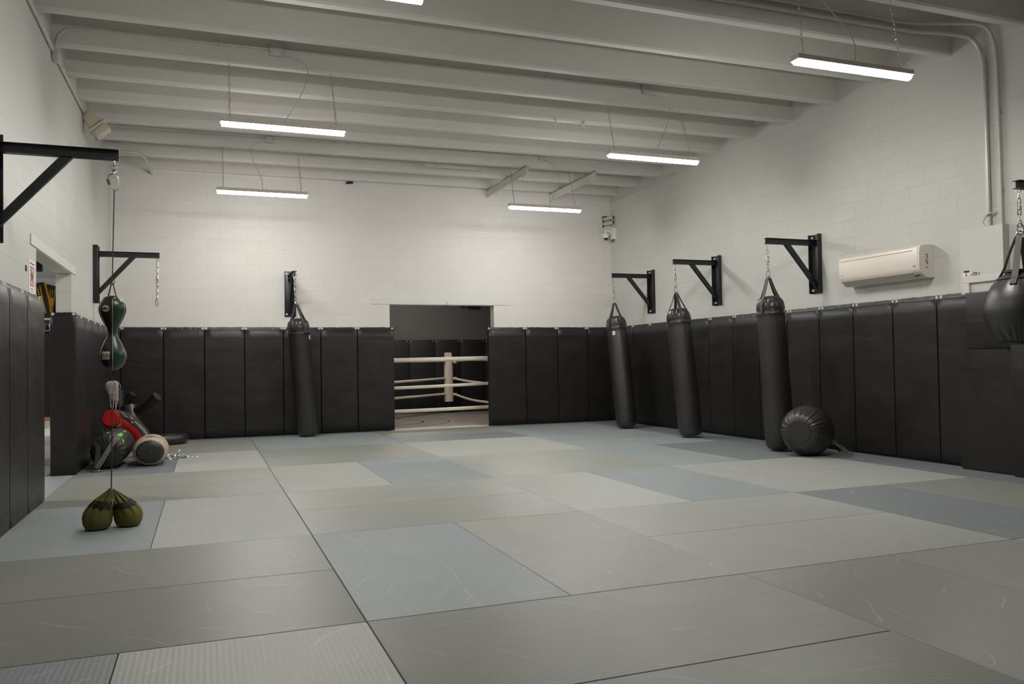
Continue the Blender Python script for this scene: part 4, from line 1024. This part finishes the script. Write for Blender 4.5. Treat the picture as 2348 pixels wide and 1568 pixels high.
# ---------------------------------------------------------------- boxing ring room
t = thing('boxing_ring', 'boxing ring with white padded ropes and corner post beyond back doorway', 'boxing ring', (4.58, 14.48, 0))
MB().span((.3, YB+.28, -.034), (8.6, 14.75, .0), .002).build('canvas', M_canvas, t, world=True)
b = MB(); rg = []
for a in range(65):
    th = 2*PI*a/64; rg.append((math.cos(th), math.sin(th)))
for (cx, cy, R_, wd) in ((2.35, 12.25, 1.05, .05), (2.35, 12.25, 1.55, .03)):
    b.rings([[Vector((cx+(R_-wd)*c, cy+(R_-wd)*s, .0015)) for c, s in rg], [Vector((cx+R_*c, cy+R_*s, .0015)) for c, s in rg]], closed=False, caps=False)
for k in range(5): b.box((2.2+.1*k, 12.1+.05*k, .0014), (.18-.02*k, .06, .0006), 0, Matrix.Rotation(.5*k, 3, 'Z'))
b.build('canvas_print', M_ink, t, world=True)
MB().cyl((4.60, 14.56, .0), (4.60, 14.56, 1.42), .04, 16).build('corner_post', M_black, t, world=True)
cp = MB(); rg = []
for z in (.26, .30, .7, 1.1, 1.25, 1.39):
    hw = .105 if z < 1.2 else (.098 if z < 1.3 else .088); rg.append([Vector((4.59-hw, 14.47, z)), Vector((4.59-hw*.6, 14.42, z)), Vector((4.59+hw*.6, 14.42, z)), Vector((4.59+hw, 14.47, z)), Vector((4.59+hw, 14.51, z)), Vector((4.59-hw, 14.51, z))])
cp.rings(rg); cp.build('corner_pad', M_ropew, t, world=True, angle=50)
def rope(pts, r): MB().tube(smooth_path(pts, 8), r, 12).build('rope', M_ropew, t, world=True)
def line_z(z0, z1, x): return z0+(z1-z0)*(x-2.55)/(4.37-2.55)
for z0, z1, r, sag in ((1.208, 1.228, .042, 0), (.700, .745, .030, .012), (.275, .30, .034, .008)):
    rope([(x, 11.0, line_z(z0, z1, x)+sag*((x-3.4)/1.5)**2) for x in (.6, 1.5, 2.55, 3.4, 4.37, 5.6, 7.2)], r)
for zp, zl, zr_ in ((.80, .766, .673), (.44, .43, .245), (1.20, 1.20, 1.20)):
    rope([(4.50, 14.46, zp), (3.8, 13.85, (zp+zl)/2-.004), (2.97, 13.0, zl), (1.2, 11.2, zl-.04)], .026)
    rope([(4.69, 14.47, zp-.01), (5.25, 14.0, zr_+.01), (6.6, 12.75, zr_-.10), (8.0, 11.4, zr_-.12)], .026)
for z in (.80, .43, 1.18): MB().cyl((4.71, 14.45, z-.01), (4.76, 14.40, z-.012), .034, 12).build('turnbuckle_cover', M_ropew, t, world=True)
struct(MB().span((D0, YB-.02, -.034), (D1, YB+.28, -.002)), 'trim_5', M_ropew)
rp_ = [1.3+.62*k for k in range(12)]
for k in range(11):
    t2 = thing('wall_pad', 'black pad on rear wall of the ring room, %s from left' % ORD[k+1], 'wall pad', ((rp_[k]+rp_[k+1])/2, RY, 0), None, 'pads on the ring room rear wall')
    MB().span((-.304, -.05, .002), (.304, 0, 1.70), .008).build('cover', M_dark, t2)
    for sx in (-1, 1): MB().cyl((sx*.27, -.051, 1.665), (sx*.27, -.055, 1.665), .014, 10).build('washer', M_galv, t2)
t = thing('wall_fixture', 'small dark fixture high in the ring room, below lintel', 'fixture', (5.35, 14.95, 2.52))
MB().box((0, 0, 0), (.26, .10, .12), .01).build('body', M_dark, t); MB().box((-.24, .02, .01), (.10, .05, .10), .01).build('mount', M_dark, t)
